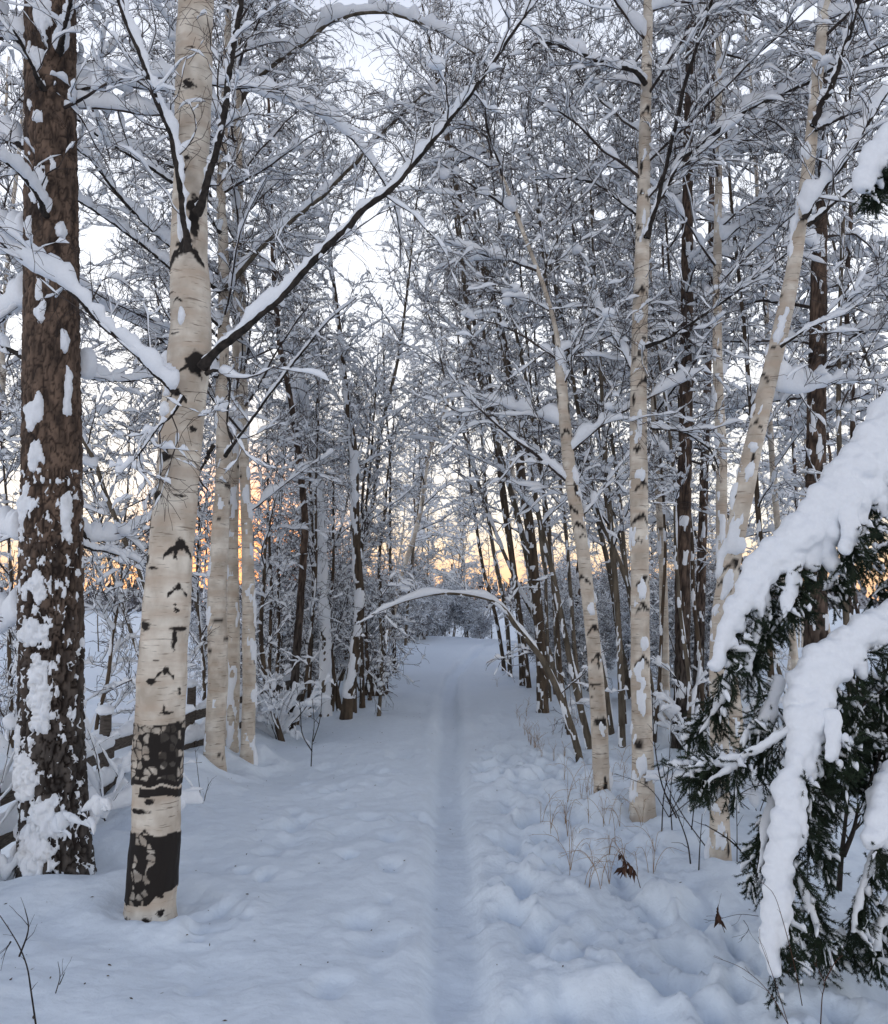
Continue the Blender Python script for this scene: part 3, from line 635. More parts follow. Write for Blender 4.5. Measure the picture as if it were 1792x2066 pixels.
E = three('birch_tree', 'birch leaning right past the snowy spruce, forked high up at the right edge', [(1453,1737,40),(1452,1640,38),(1452,1522,37),(1450,1350,36),(1456,1240,37),(1475,1130,38),(1500,1000,38),(1520,900,36),(1553,760,33),(1590,600,30),(1615,450,26),(1635,300,24),(1652,120,22),(1665,0,20)], 5.6, 28, spec=BIRCH, t0=0.62, nsc=22, rows=420,
 scars=[(1628,440,16,'c'),(1550,600,5,'e'),(1610,390,10,'d'),(1528,760,14,'c'),(1520,860,13,'c'),(1478,1140,18,'c'),(1455,1180,14,'c'),(1513,925,12,'v'),(1462,1700,14,'v')],
 plast=[dict(px=[(1478,1100,26,22),(1462,1175,14,36),(1515,905,12,10)], cover=-0.1, thick=0.03, seed=12, face=-2.7, spread=1.2)],
 limbs=[dict(pts=[(1622,440,12),(1650,395,8),(1706,325,8),(1756,240,8),(1800,170,7)], Y=(5.5,5.2), snow=0.055, n2=10),
  dict(pts=[(1640,255,14),(1655,220,12),(1680,170,12),(1700,110,11),(1716,60,10),(1730,0,10),(1745,-50,9)], Y=(5.5,5.2), snow=0.03, n2=12),
  dict(pts=[(1646,262,10),(1696,237,7),(1766,208,7),(1820,190,6)], Y=(5.5,5.6), snow=0.05, n2=6),
  dict(pts=[(1630,455,10),(1660,430,7),(1700,395,6),(1760,350,5),(1820,300,4)], Y=(5.5,5.3), snow=0.04, n2=10),
  dict(pts=[(1575,700,7),(1620,670,4),(1690,630,4),(1740,580,3),(1810,545,3)], Y=(5.5,5.2), snow=0.014, n2=12),
  dict(pts=[(1560,780,9),(1610,790,7),(1670,775,6),(1740,770,5)], Y=(5.6,5.9), snow=0.06, n2=10)])
def stem(label, pts, Y, seed, mt=None, limbs=(), name='aspen_tree', **k):
    sp = k.pop('spec', STEMS); k.setdefault('plast', [dict(cover=-0.05, thick=0.010, seed=seed, face=-2.3, spread=1.2, freq=3.0)])
    return hero_tree(name, label, 'tree', pts, Y, kind='plain', mt=mt or M_DARKSTEM, S=20, seed=seed, limbs=limbs, spec=sp, rmin=0.0026, lean_snow=k.pop('lean_snow', 0.03), **k)
stem('dark stem leaning left over the path, crooked, darkest of the leaning stems', [(1095,1444,24),(1092,1311,22),(1080,1180,20),(1068,1061,20),(1052,961,18),(1041,836,17),(1026,751,16),(1011,671,16),(996,610,14),(971,525,13),(936,440,11),(915,330,8)], 12.3, 31, spec=dict(STEMS, L1=(0.8,2.2)), t0=0.3)
stem('thin leaning stem with snow along its back, left neighbour of the darkest leaning stem', [(1125,1405,15),(1111,1331,14),(1082,1250,13),(1063,1121,12),(1031,992,11),(1000,880,10),(981,811,9.5),(946,661,9),(931,500,8),(911,300,7)], 13.6, 32, M_STEM, spec=dict(STEMS, L1=(0.8,2.2)), t0=0.3)
stem('slender stem leaning left in front of the slender snow-capped birch', [(1191,1512,15),(1165,1400,13),(1146,1311,12),(1116,1161,11),(1086,1036,10),(1060,900,9),(1030,780,7),(1000,640,5)], 9.6, 33, M_STEM, t0=0.3)
stem('thin brownish stem leaning left between the two birches with eyebrow scars', [(1322,1440,14),(1276,1211,11),(1235,1100,10),(1206,1036,10),(1180,900,9),(1162,800,8),(1130,620,7),(1085,430,5)], 10, 34, M_STEM, t0=0.3)
stem('thin upright stem with rising twigs just left of the straight cream birch', [(1256,1520,14),(1250,1300,12),(1236,1100,11),(1222,930,10),(1215,800,8),(1200,560,6)], 9.5, 35, M_STEM, t0=0.25)
stem('tall slim aspen leaning left near the bend of the path', [(1056,1380,15),(1048,1250,13),(1030,1100,12),(1010,950,11),(985,800,10),(955,640,8),(925,480,7),(905,330,5)], 16, 36, M_DARKSTEM, spec=dict(STEMS, L1=(0.8,2.4)), t0=0.3)
for i, (lab, pts, Y) in enumerate([
  ('dark reddish pine stem standing straight between the thin pole birch and the narrow birch', [(1368,1560,34),(1376,1380,32),(1378,1100,30),(1384,850,27),(1386,600,24),(1388,350,20),(1392,100,15),(1394,0,13)], 9.4),
  ('dark pine trunk behind the leaning birch, snowy boughs reaching right', [(1648,1480,50),(1646,1250,46),(1645,1000,40),(1648,800,36),(1652,600,32),(1655,400,27),(1660,200,22),(1664,0,18)], 8.2),
  ('dark pine stem deep in the thicket right of the narrow birch', [(1408,1470,22),(1412,1250,20),(1420,1000,17),(1428,750,15),(1434,500,12),(1438,250,9)], 13.0)]):
    hero_tree('pine_tree', lab, 'tree', pts, Y, kind='pine', mt=M_PINE, S=40, rows=200, seed=41+i, spec=dict(PINEC), t0=0.33, rich=0.85, rmin=0.0028,
      plast=[dict(cover=-0.3, thick=0.02, seed=i)])
stem('young tree bowed into an arch over the path under thick snow', [(1171,1542,15),(1160,1490,14),(1146,1447,14),(1128,1400,13.5),(1111,1362,13),(1090,1325,12),(1063,1290,11),(1040,1262,10),(1020,1232,9),(998,1214,8),(975,1206,7),(950,1201,7),(901,1197,6),(863,1201,5),(817,1213,4),(772,1231,3),(740,1245,2)], 8.9, 37, M_STEM,
  name='bowed_birch_tree', ext=0, lean_snow=0.03, spec=dict(STEMS, n1=7, L1=(0.2,0.6), g1=-0.08, s1=0.014, n2=4, n3=3), t0=0.1, flare=1.1)
stem('white-plastered slim trunk rising from the thicket left of the path', [(656,1448,22),(656,1370,21),(656,1283,20),(650,1153,19),(643,992,18),(630,886,17),(605,761,14),(590,640,10),(575,500,6)], 12.2, 38, M_STEM, lean_snow=0.02, spec=STEMS, t0=0.35,
  plast=[dict(cover=0.9, thick=0.02, seed=4, spread=3.0)])
stem('leaning trunk with snow down its left side and dark foot, left of the path', [(698,1457,24),(706,1390,22),(717,1315,20),(727,1218,18),(721,1121,17),(717,1024,16),(715,911,14),(700,811,12),(685,661,9),(665,500,6)], 12.0, 39, M_DARKSTEM, lean_snow=0.03, spec=STEMS, t0=0.35,
  plast=[dict(cover=0.35, thick=0.03, seed=5, face=-2.6, spread=1.6, s0=0.5)])
stem('bare young stem standing alone at the left edge of the path', [(764,1452,8),(769,1380,7),(770,1315,6.5),(768,1260,6),(766,1215,5)], 12.2, 40, M_STEM, name='sapling', ext=0, lean_snow=0.0, spec=dict(STEMS, n1=4, L1=(0.15,0.4)))
hero_tree('pine_tree', 'slim orange-barked pine in the thicket left of the path', 'tree', [(586,1490,18),(600,1300,17),(612,1130,15),(615,1036,14),(604,940,13),(595,861,12),(578,760,11),(565,700,11),(550,500,9),(545,300,7)], 11.5, kind='pine', mt=M_PINE, S=28, rows=160, seed=47, spec=dict(PINEC, n1=22), t0=0.4, rich=0.8, rmin=0.003)
stem('thin snow-lined stem leaning left behind the big birch, over the fence', [(345,1440,12),(318,1290,11),(285,1161,10),(250,1086,10),(215,1001,9),(190,930,9),(150,850,7),(100,740,5)], 7.8, 48, M_STEM, spec=dict(STEMS, n1=14), t0=0.3, lean_snow=0.03)
for i, (x0, y0, Y, w0, x1, y1, sd_) in enumerate([(1032,1352,18,9,985,560,1), (1072,1392,14.5,11,1015,480,2), (1140,1470,11,12,1062,520,3), (1150,1490,10.5,9,1105,600,4), (1236,1500,10,12,1150,520,5), (1262,1470,11,10,1205,460,6),
   (1300,1440,12.5,10,1230,420,7), (1318,1500,9.5,8,1345,600,8), (1386,1520,9,9,1360,560,9), (1420,1490,10,10,1395,500,10), (1108,1420,13,8,1130,640,11), (1016,1338,20,8,975,700,12), (1175,1455,12,9,1180,560,13), (1560,1500,8.5,14,1530,450,14), (1720,1480,8,14,1750,350,15)]):
    rr_ = np.random.default_rng(sd_+60); K = 8; f = np.linspace(0, 1, K); b = rr_.normal()*16
    P_ = [(x0+(x1-50-x0)*q**1.15+b*math.sin(PI*q)+rr_.normal()*3, y0+(y1-y0)*q, w0*(1-0.55*q)) for q in f]
    stem(ORD[i]+' thin leaning stem in the crowd of bare stems right of the path, '+('dark' if i % 2 else 'greyish'), P_, Y, 400+sd_, M_DARKSTEM if i % 2 else M_STEM, spec=dict(STEMS, n1=9, L1=(0.4,1.4), n2=5, n3=4), t0=0.3, lean_snow=0.022)
for i, (x0, y0, Y, w0, x1, y1, sd_) in enumerate([(548,1478,11.5,9,540,900,1), (572,1500,10.8,12,552,1020,2), (600,1470,11.8,8,640,860,3), (622,1462,12.2,9,612,780,4), (668,1452,12.5,10,672,1000,5), (684,1450,12.6,12,640,760,6),
   (712,1442,13,9,760,820,7), (735,1432,13.5,11,742,900,8), (748,1418,14,8,700,860,9), (778,1380,17,9,790,880,10), (560,1440,13,8,590,700,11), (790,1360,19,8,770,700,12)]):
    rr_ = np.random.default_rng(sd_+90); K = 7; f = np.linspace(0, 1, K); b = rr_.normal()*14
    P_ = [(x0+(x1-x0)*q+b*math.sin(PI*q)+rr_.normal()*3, y0+(y1-y0)*q, w0*(1-0.6*q)) for q in f]
    stem(ORD[i]+' bare upright sapling in the verge left of the path, '+('dark' if i % 2 else 'greyish'), P_, Y, 440+sd_, M_DARKSTEM, name='sapling', spec=dict(STEMS, n1=12, L1=(0.4,1.3), a1=(0.3,0.9), n2=6, n3=4), t0=0.12, ext=1.0, lean_snow=0.02)
for i, (x0, y0, Y, w0, x1, y1, sd_) in enumerate([(196,1470,8.6,8,260,900,1), (20,1500,9,10,5,900,5), (410,1450,11,8,400,850,6)]):
    rr_ = np.random.default_rng(sd_+190); K = 7; f = np.linspace(0, 1, K); b = rr_.normal()*18
    P_ = [(x0+(x1-x0)*q+b*math.sin(PI*q)+rr_.normal()*3, y0+(y1-y0)*q, w0*(1-0.6*q)) for q in f]
    stem(ORD[i]+' spindly young tree past the rail fence at the edge of the field', P_, Y, 480+sd_, M_DARKSTEM, name='sapling', spec=dict(STEMS, n1=18, L1=(0.5,1.6), a1=(0.5,1.2), n2=8, n3=5), t0=0.15, ext=1.0, lean_snow=0.02)
solve_ground()

# ------------------------------------------------------------------ the thicket: a few kinds grown once, then copied with their parts
def proto_tree(kind, seed):
    rng = np.random.default_rng(seed)
    parts = {}
    msn, mtw, mtr = MB(), MB(), MB()
    if kind in ('birch', 'aspen', 'pine'):
        h = rng.uniform(8.5, 11); r0 = rng.uniform(0.032, 0.052) if kind == 'aspen' else rng.uniform(0.045, 0.075)
        lean = rng.normal(size=2)*0.09
        K = 9; z = np.linspace(-0.3, h, K)
        W = np.stack([lean[0]*z+0.10*np.cumsum(rng.normal(size=K)*0.5), lean[1]*z+0.10*np.cumsum(rng.normal(size=K)*0.5), z, r0*np.linspace(1, 0.22, K)], -1)
        W[:, :2] -= W[0, :2]
        T = trunk(W, 12, 110, (), 'pine' if kind == 'pine' else ('birch' if kind == 'birch' else 'plain'), seed, 1.2, 40 if kind == 'birch' else 0)
        mtr = trunk_mb(T)
        plaster(T, msn, rng.uniform(-0.3, 0.15), 0.02, seed, face=rng.uniform(-3, 3), spread=1.4)
        sp = dict({'birch': BIRCH, 'aspen': dict(STEMS, n1=30, L1=(0.8, 2.1)), 'pine': PINEC}[kind])
        sp['t0'] = 0.30; sp['n4'] = 2; sp['n1'] = int(sp['n1']*0.75)
        crown(T['P'][::4], T['rad'][::4], rng, sp, mtw, msn, 0.85, 0.0025)
        mt = {'birch': M_BIRCH, 'aspen': M_STEM, 'pine': M_PINE}[kind]
    else:                                     # shrub: a fan of stems from the ground
        ns = 11; b = np.zeros((1, 2, 3)); b[0, 1, 2] = 0.3
        L0, R0 = kids(b, np.full((1, 2), 0.02), ns, 0, 0.2, (1.3, 3.0), (0.08, 0.6), 10, 0.013, -0.02, 0.07, rng, taper=0.0, rmin=0.003)
        L0[:, 0] += rng.normal(size=(ns, 3))*np.array((0.16, 0.16, 0)); L0[:, 0, 2] = -0.2
        tubes(mtr, L0, R0, 6); snow_tubes(msn, L0, R0, 0.017, rng, 6, 26, lump=0.5, floor=0.3)
        sp = dict(STEMS, n1=9, L1=(0.3, 1.0), t0=0.15, a1=(0.4, 1.1), n2=6, L2=(0.2, 0.5), n3=5, n4=0, f3=0.6)
        L1, R1 = kids(L0, R0, 8, 0.15, 0.98, (0.35, 1.0), (0.35, 1.0), 8, 0.007, 0.0, 0.12, rng, rmin=0.003)
        tubes(mtw, L1, R1, 4); snow_tubes(msn, L1, R1, 0.014, rng, 5, 18)
        crown(None, None, rng, sp, mtw, msn, 1.0, 0.003, limbs=(L1, R1))
        mt = M_DARKSTEM
    pre = kind
    return [('stems' if kind == 'shrub' else 'trunk', mtr.mesh(kind+'_trunk', mt, True, (0, 0, 0), 'dark')), ('twigs', mtw.mesh(kind+'_twigs', M_TWIG, False)), ('crown_snow', msn.mesh(kind+'_snow', M_SNOW, True))]
PROTO = {'birch': [proto_tree('birch', s) for s in (101, 102, 103)], 'aspen': [proto_tree('aspen', s) for s in (111, 112, 113)], 'pine': [proto_tree('pine', s) for s in (121, 122)], 'shrub': [proto_tree('shrub', s) for s in (131, 132, 133)]}
NAMES = {'birch': 'birch_tree', 'aspen': 'aspen_tree', 'pine': 'pine_tree', 'shrub': 'shrub'}
FR = np.random.default_rng(7)
def plant(kind, x, y, label, group, s=1.0, rz=None, lean=0.0):
    pr = PROTO[kind][int(FR.integers(len(PROTO[kind])))]
    root = link(NAMES[kind], None, loc=(x, y, gz(x, y)-0.02)); root.rotation_euler = (FR.normal()*0.03, FR.normal()*0.05+(lean if lean else (-0.17 if x > path_x(y) else 0.05)*(kind == 'aspen' and 3 < y < 30)), 0)
    a_ = FR.uniform(0, 2*PI); sx_ = 1
    root.scale = (s, s, s*FR.uniform(0.92, 1.12)); tag(root, label, 'shrub' if kind == 'shrub' else 'tree', group)
    for nme, me in pr: link(nme, me, root).rotation_euler = (0, 0, a_)
    if y < 20: MOUNDS.append((x, y, 0.3, 0.06))
    return root
def field(n, xr, yr, kinds, labels, group, dmin=0.7, srange=(0.8, 1.15), keep=lambda x, y: True):
    placed = []; tries = 0; mine = []
    while len(placed) < n and tries < n*60:
        tries += 1
        x, y = FR.uniform(*xr), FR.uniform(*yr)
        if not keep(x, y) or any((x-a)**2+(y-b)**2 < dmin**2 for a, b in placed): continue
        k = FR.choice(list(kinds), p=list(kinds.values())); placed.append((x, y))
        o = plant(k, x, y, labels[k], group+' '+{'birch': 'birches', 'aspen': 'aspens', 'pine': 'pines', 'shrub': 'shrubs'}[k], FR.uniform(*srange))
        mine.append((k, x/y, o))
    for k in kinds:                           # few enough to count off: say which one, from left to right
        row = sorted([(a, i) for i, (kk, a, o) in enumerate(mine) if kk == k])
        if 1 < len(row) <= 14:
            for q, (a, i) in enumerate(row): mine[i][2]['label'] = ORD[q]+' from the left: '+labels[k]
def lab(place): return {'birch': 'snowy birch '+place, 'aspen': 'brown snowy aspen '+place, 'pine': 'dark snowy pine '+place, 'shrub': 'leafless many-stemmed shrub '+place}
free = lambda x, y: abs(x-path_x(y)) > 1.75
# right of the path, near to far
field(7, (2.6, 6.5), (8.6, 16), dict(birch=.3, aspen=.5, pine=.2), lab('in the thicket right of the path'), 'right thicket', 0.8, keep=free)
field(9, (2.0, 9.5), (13, 26), dict(birch=.3, aspen=.5, pine=.2), lab('in the deeper wood right of the path'), 'right wood', 0.9, keep=lambda x, y: free(x, y) and x-path_x(y) > 1.7)
field(14, (1.7, 5), (13, 24), dict(shrub=1), lab('along the right edge of the path'), 'right edge', 0.6, (0.6, 1.0), keep=lambda x, y: x-path_x(y) > 1.45+0.03*y)
# left of the path: one loose row with the field behind
field(4, (-3.6, -2.0), (11.5, 20), dict(birch=.45, aspen=.55), lab('in the loose row left of the path'), 'left row', 0.9, (0.75, 1.0), keep=free)
field(12, (-3.6, -1.7), (12.8, 25), dict(shrub=1), lab('along the left edge of the path'), 'left edge', 0.5, (0.6, 1.0), keep=lambda x, y: path_x(y)-x > 1.6)
field(5, (-6.5, -1.8), (18, 30), dict(birch=.3, aspen=.6, pine=.1), lab('in the left row near the bend'), 'left row end', 0.9, (0.8, 1.1), keep=lambda x, y: path_x(y)-x > 1.8)
# the wood that closes the path
field(52, (-9, 16), (31, 50), dict(birch=.3, aspen=.5, pine=.2), lab('in the wood behind the path end'), 'end wood', 1.0, (0.75, 1.1), keep=lambda x, y: abs(x-path_x(y)) > 2.2)
field(55, (-6, 9), (28, 42), dict(shrub=1), lab('where the path ends'), 'end shrubs', 0.7, (0.7, 1.1), keep=lambda x, y: abs(x-path_x(y)) > 1.9)
field(8, (-24, -9), (38, 70), dict(aspen=.5, birch=.5), lab('at the far field edge on the left'), 'field edge', 1.5, (0.55, 0.8))
# crowns left of the fence whose boughs fill the sky behind the pine
for (x, y, s, k) in ((-4.6, 8.6, 1.0, 'birch'), (-6.4, 12.0, 1.05, 'birch'), (-3.9, 12.6, 0.9, 'aspen')):
    plant(k, x, y, {'birch': ('nearer' if y < 10 else 'farther')+' snowy birch beyond the fence behind the pine trunk', 'aspen': 'brown-stemmed snowy tree beyond the fence behind the three birches'}[k], 'trees beyond the fence' if k == 'birch' else None, s)
for i, (x, y, s, l_, k) in enumerate(((2.15, 14.5, 1.15, -0.16, 'aspen'), (-2.0, 16.5, 1.2, 0.14, 'aspen'), (2.6, 19.5, 1.3, -0.17, 'birch'), (-1.7, 22.0, 1.3, 0.15, 'birch'), (3.1, 24.5, 1.35, -0.13, 'aspen'), (-1.2, 27.0, 1.3, 0.1, 'aspen'))):
    plant(k, x, y, ORD[i]+' tree, counting away, of those leaning over the path, '+('brown' if k == 'aspen' else 'pale')+' stem', 'trees leaning over the path', s, lean=l_)
# young leaning trees in the row on the right, low boughs over the path
def far_wood():
    rng = np.random.default_rng(55); mb = MB()
    n = 900; az = rng.uniform(-1.35, 0.6, n); d = rng.uniform(170, 330, n); hh = rng.uniform(4, 10, n)
    x, y = d*np.sin(az), d*np.cos(az)
    for k in range(7):
        f = k/6; wdt = (1-f*0.8)*rng.uniform(0.9, 1.8, n)
        C = np.stack([x+rng.normal(size=n)*0.8, y, -0.6+hh*(0.12+0.8*f)], -1)
        blobs(mb, C, np.stack([wdt, wdt, hh*0.13], -1), rng, ICO1, 0.6, 2.2)
    m, nn, b = mat('far_wood', 0.9)
    r, x_, mp = noise_col(nn, 0.9, (0.05, 0.045, 0.045), (0.45, 0.45, 0.48), detail=6, lo=0.42, hi=0.6)
    nn.links.new(r.outputs[0], b.inputs['Base Color'])
    o = link('far_wood', mb.mesh('far_wood', m)); tag(o, 'snowy tree line on the far side of the field', 'wood', kind='stuff')
far_wood()

# ------------------------------------------------------------------ the spruce at the right edge
def remeshed(mb, name, voxel, m, parent, amp=0.012, fr=9.0, origin=(0, 0, 0), sm=2):
    """melt overlapping lumps of snow into one skin and roughen it"""
    me = mb.mesh(name+'_src', m); o = bpy.data.objects.new(name+'_src', me); col.objects.link(o)
    md = o.modifiers.new('r', 'REMESH'); md.mode = 'VOXEL'; md.voxel_size = voxel; md.use_smooth_shade = True
    s = o.modifiers.new('s', 'SMOOTH'); s.iterations = sm; s.factor = 0.7
    dg = bpy.context.evaluated_depsgraph_get(); ev = o.evaluated_get(dg)
    res = bpy.data.meshes.new_from_object(ev); bpy.data.objects.remove(o)
    n = len(res.vertices); co = np.empty(n*3, np.float32); res.vertices.foreach_get('co', co); co = co.reshape(-1, 3).astype(float)
    no = np.empty(n*3, np.float32); res.vertices.foreach_get('normal', no); no = no.reshape(-1, 3)
    d = amp*(fbm(co, fr, 3, 3) + 0.08*np.abs(vnoise(co, fr*6, 7)))
    co = co + no*d[:, None] - np.asarray(origin)
    res.vertices.foreach_set('co', co.astype(np.float32).ravel()); res.update(); res.name = name
    res.materials.clear(); res.materials.append(m)
    res.polygons.foreach_set('use_smooth', np.ones(len(res.polygons), bool))
    return link(name, res, parent)
def needles(mb, P, Rr, rng, per, ln=(0.010, 0.017)):
    """flat needles all round twigs P (N,K,3)"""
    n, K = P.shape[:2]; M = n*per; idx = np.repeat(np.arange(n), per)
    t = rng.uniform(0.02, 1, M)*(K-1); i = np.minimum(t.astype(int), K-2); f = (t-i)[:, None]
    p = P[idx, i]*(1-f)+P[idx, i+1]*f; T = unit(P[idx, i+1]-P[idx, i])
    v = rng.normal(size=(M, 3)); v = unit(v-T*np.sum(v*T, 1)[:, None]); d = unit(v*0.8+T*0.75)
    L = rng.uniform(*ln, M)[:, None]; s = unit(np.cross(d, rng.normal(size=(M, 3))))*0.0011
    V = np.stack([p+s, p-s, p+d*L], 1).reshape(-1, 3)
    mb.add(V, t=np.arange(M*3).reshape(-1, 3))
def spruce():
    rng = np.random.default_rng(5)
    X, Y = 2.75, 4.15; g = gz(X, Y); O = np.array((X, Y, g))
    root = link('spruce_tree', None, loc=tuple(O)); tag(root, 'dark green spruce at the right edge, drooping boughs loaded with thick snow', 'tree')
    W = np.array([(X+0.05*math.sin(z), Y, g-0.2+z, 0.07*(1-z/8)) for z in np.linspace(0, 6.5, 8)])
    T = trunk(W, 24, 120, (), 'pine', 9, 1.3); link('trunk', trunk_mb(T).mesh('trunk', M_PINE, True, O, 'dark'), root)
    # boughs: pixels of the snow ridge, distance range, half thickness in px
    # points (px, py, wood px, snow half width px), distance range, hanging lobes, heavy (1) or thin (0), side the needles hang to
    boughs = [
     ([(1850,760,10,40),(1792,850,10,48),(1740,940,9,58),(1670,1030,9,62),(1600,1095,8,56),(1540,1150,7,46),(1497,1215,6,36),(1468,1280,5,26),(1442,1345,4,17)], (4.15,3.85), 14, 1, 1),
     ([(1850,1225,10,36),(1770,1265,10,40),(1700,1310,9,42),(1650,1370,8,46),(1632,1440,8,56),(1622,1500,8,52),(1606,1560,7,34),(1592,1640,6,37),(1580,1735,6,38),(1566,1835,5,32),(1560,1900,4,28),(1560,1955,3,22)], (3.95,3.4), 10, 1, 1),
     ([(1680,1440,4,18),(1682,1490,4,18),(1676,1535,3,13)], (3.68,3.62), 0, 1, 1),
     ([(1860,1500,9,34),(1810,1580,8,42),(1780,1650,7,40),(1755,1700,5,22)], (3.75,3.5), 4, 1, 1),
     ([(1600,1465,5,12),(1550,1500,4,14),(1500,1525,4,12),(1450,1540,3,11),(1405,1556,2,8)], (3.75,3.85), 2, 0, 0),
     ([(1500,1535,4,8),(1460,1556,3,9),(1425,1575,2,6)], (3.8,3.8), 1, 0, 0),
     ([(1575,1370,5,14),(1555,1430,4,16),(1530,1480,3,12)], (3.95,3.9), 1, 0, 0),
     ([(1480,1330,5,10),(1460,1390,4,11),(1432,1450,3,8),(1410,1480,2,5)], (4.1,4.1), 2, 0, 0),
     ([(1850,240,6,26),(1792,290,5,34),(1755,335,5,32),(1738,375,3,20)], (4.0,3.9), 3, 1, 1),
     ([(1712,1010,6,24),(1715,1070,5,20),(1705,1110,3,13)], (3.98,3.9), 1, 1, 1),
     ([(1610,1110,6,20),(1596,1180,5,16),(1584,1230,4,12)], (3.98,3.9), 1, 1, 1),
     ([(1535,1160,6,20),(1540,1230,5,14),(1525,1290,4,12),(1505,1350,3,10)], (4.0,3.95), 2, 0, 1),
     ([(1860,1060,8,8),(1800,1090,7,8),(1740,1120,6,7),(1690,1150,5,6),(1660,1190,4,5)], (4.5,4.4), 2, 0, 1),
     ([(1860,960,8,6),(1810,1010,7,6),(1760,1060,6,6)], (4.6,4.5), 1, 0, 1),
     ([(1860,1120,8,6),(1810,1160,7,6),(1760,1200,6,6)], (4.6,4.5), 1, 0, 1),
     ([(1860,1310,8,6),(1800,1360,7,6),(1740,1400,6,6),(1700,1450,4,5)], (4.35,4.2), 1, 0, 1),
     ([(1860,1380,8,6),(1800,1450,7,6),(1750,1500,6,6),(1710,1560,4,5)], (4.35,4.2), 1, 0, 1),
     ([(1860,1450,8,6),(1810,1520,7,6),(1760,1580,6,6)], (4.35,4.3), 1, 0, 1),
     ([(1860,1350,8,4),(1790,1390,7,4),(1735,1440,6,4),(1715,1530,4,4)], (4.1,4.0), 0, 0, 1),
     ([(1860,1420,8,4),(1800,1480,7,4),(1770,1560,6,4),(1750,1600,4,4)], (4.2,4.1), 0, 0, 1),
     ([(1740,1340,8,4),(1730,1430,7,4),(1712,1520,6,4),(1700,1600,4,4)], (4.25,4.2), 0, 0, 1),
     ([(1800,1330,8,4),(1790,1430,7,4),(1760,1520,6,4)], (4.3,4.3), 0, 0, 1),
     ([(1690,1370,7,4),(1690,1450,6,4),(1660,1560,5,4),(1640,1640,4,4)], (4.1,4.0), 0, 0, 1),
     ([(1640,1560,6,4),(1635,1640,5,5),(1640,1700,4,5),(1650,1745,3,4)], (3.7,3.6), 1, 0, 1),
     ([(1600,1740,6,8),(1620,1790,5,10),(1640,1840,5,12),(1655,1890,4,9)], (3.65,3.6), 3, 0, 1),
     ([(1850,1640,8,12),(1795,1690,7,12),(1755,1750,6,14),(1730,1830,4,10),(1722,1880,3,7)], (3.7,3.6), 4, 0, 1),
     ([(1860,1760,8,10),(1810,1800,7,14),(1780,1860,6,12),(1765,1920,4,8)], (3.75,3.7), 4, 0, 1),
     ([(1860,1840,8,5),(1790,1870,7,5),(1720,1900,6,5),(1640,1915,5,4),(1600,1900,4,4)], (4.0,3.8), 1, 0, 1),
     ([(1560,1600,5,11),(1550,1650,4,13),(1540,1710,3,10),(1532,1770,2,6)], (3.9,3.8), 1, 0, 0),
    ]
    for bi, (pt, YY, nf, fat, rt) in enumerate(boughs):
        l = dict(pts=[q[:3] for q in pt], Y=YY, K=60); c = limb_curve(l); P = c[:, :3].copy()
        ym = (YY[0]+YY[1])/2; hwv = np.array([px2m(q[3], ym, q[1]) for q in pt])
        hv = np.interp(np.linspace(0, len(pt)-1, 60), np.arange(len(pt)), hwv); hw = float(hv.mean())
        low = P.copy(); low[:, 2] -= hv*0.75; low[:, 1] += 0.04; low[:, 0] += hv*0.3*rt     # wood runs under the snow
        b_ = MB(); tubes(b_, low[None], c[None, :, 3]*0.8, 8)
        br = link('branch', b_.mesh('branch', M_LIMB, True, O), root)
        big_ = fat and len(pt) > 4; ln_ = np.linalg.norm(P[-1]-P[0])
        n1 = int(np.clip(ln_*(52 if big_ else 62), 14, 60))
        L1, R1 = kids(low[None], c[None, :, 3], n1, 0.02, 1.0, (0.10, 0.27) if big_ else (0.06, 0.22), (0.5, 1.2), 7, 0.004, -0.5, 0.08, rng, taper=0.3, upb=-0.15, rmin=0.0012)
        if rt:
            b0 = L1[:, :1]; dlt = L1-b0; dlt[..., 0] = np.abs(dlt[..., 0]); L1 = b0+dlt
        L2, R2 = kids(L1, R1, 9, 0.1, 1.0, (0.05, 0.13), (0.4, 0.9), 4, 0.002, -0.15, 0.05, rng, taper=0.4, rmin=0.001)
        tw = MB(); tubes(tw, L1, R1, 4); tubes(tw, L2, R2, 3); link('twigs', tw.mesh('twigs', M_LIMB, False, O), br)
        nd = MB(); needles(nd, L1, R1, rng, 190); needles(nd, L2, R2, rng, 100); link('needles', nd.mesh('needles', M_NEEDLE, False, O), br)
        # snow: a broad ragged slab with lobes that hang off its lower edge
        sn = MB(); T_ = tangents(P[None])[0]; lat = unit(np.cross(T_, np.array((0, 1.0, 0))))
        for k in range(5):
            off = rng.uniform(-0.62, 0.62, 60)*(0.2 if k == 0 else 1)
            s = hv*(0.62 if k == 0 else 0.44)*(1+0.22*vnoise(P+k*5, 9, bi))
            C = P + lat*(off*hv)[:, None] + np.stack([0*s, rng.uniform(-0.12, 0.28, 60)*hv, 0*s], -1)
            blobs(sn, C, np.stack([s, s*1.05, s*1.05], -1), rng, ICO2, 0.14)
        for k in range(nf):
            i = int(rng.integers(8, 58)); m_ = int(rng.integers(3, 7)); d = np.array((rng.normal()*0.2+0.15*rt, -abs(rng.normal())*0.15, -1.0)); d /= np.linalg.norm(d)
            sz_ = max(hv[i]*rng.uniform(0.22, 0.42), 0.011); q = P[i]+lat[i]*hv[i]*(0.75 if lat[i][2] < 0 or lat[i][0] > 0 else -0.75)
            if lat[i][2] > 0: q = P[i]-lat[i]*hv[i]*0.6
            ks_ = np.arange(m_)[:, None]
            blobs(sn, q+d*sz_*0.7*ks_, sz_*np.linspace(1.1, 0.6, m_)[:, None]*np.array((1, 1, 1.15))*rng.uniform(0.88, 1.12, (m_, 3)), rng, ICO2, 0.15)
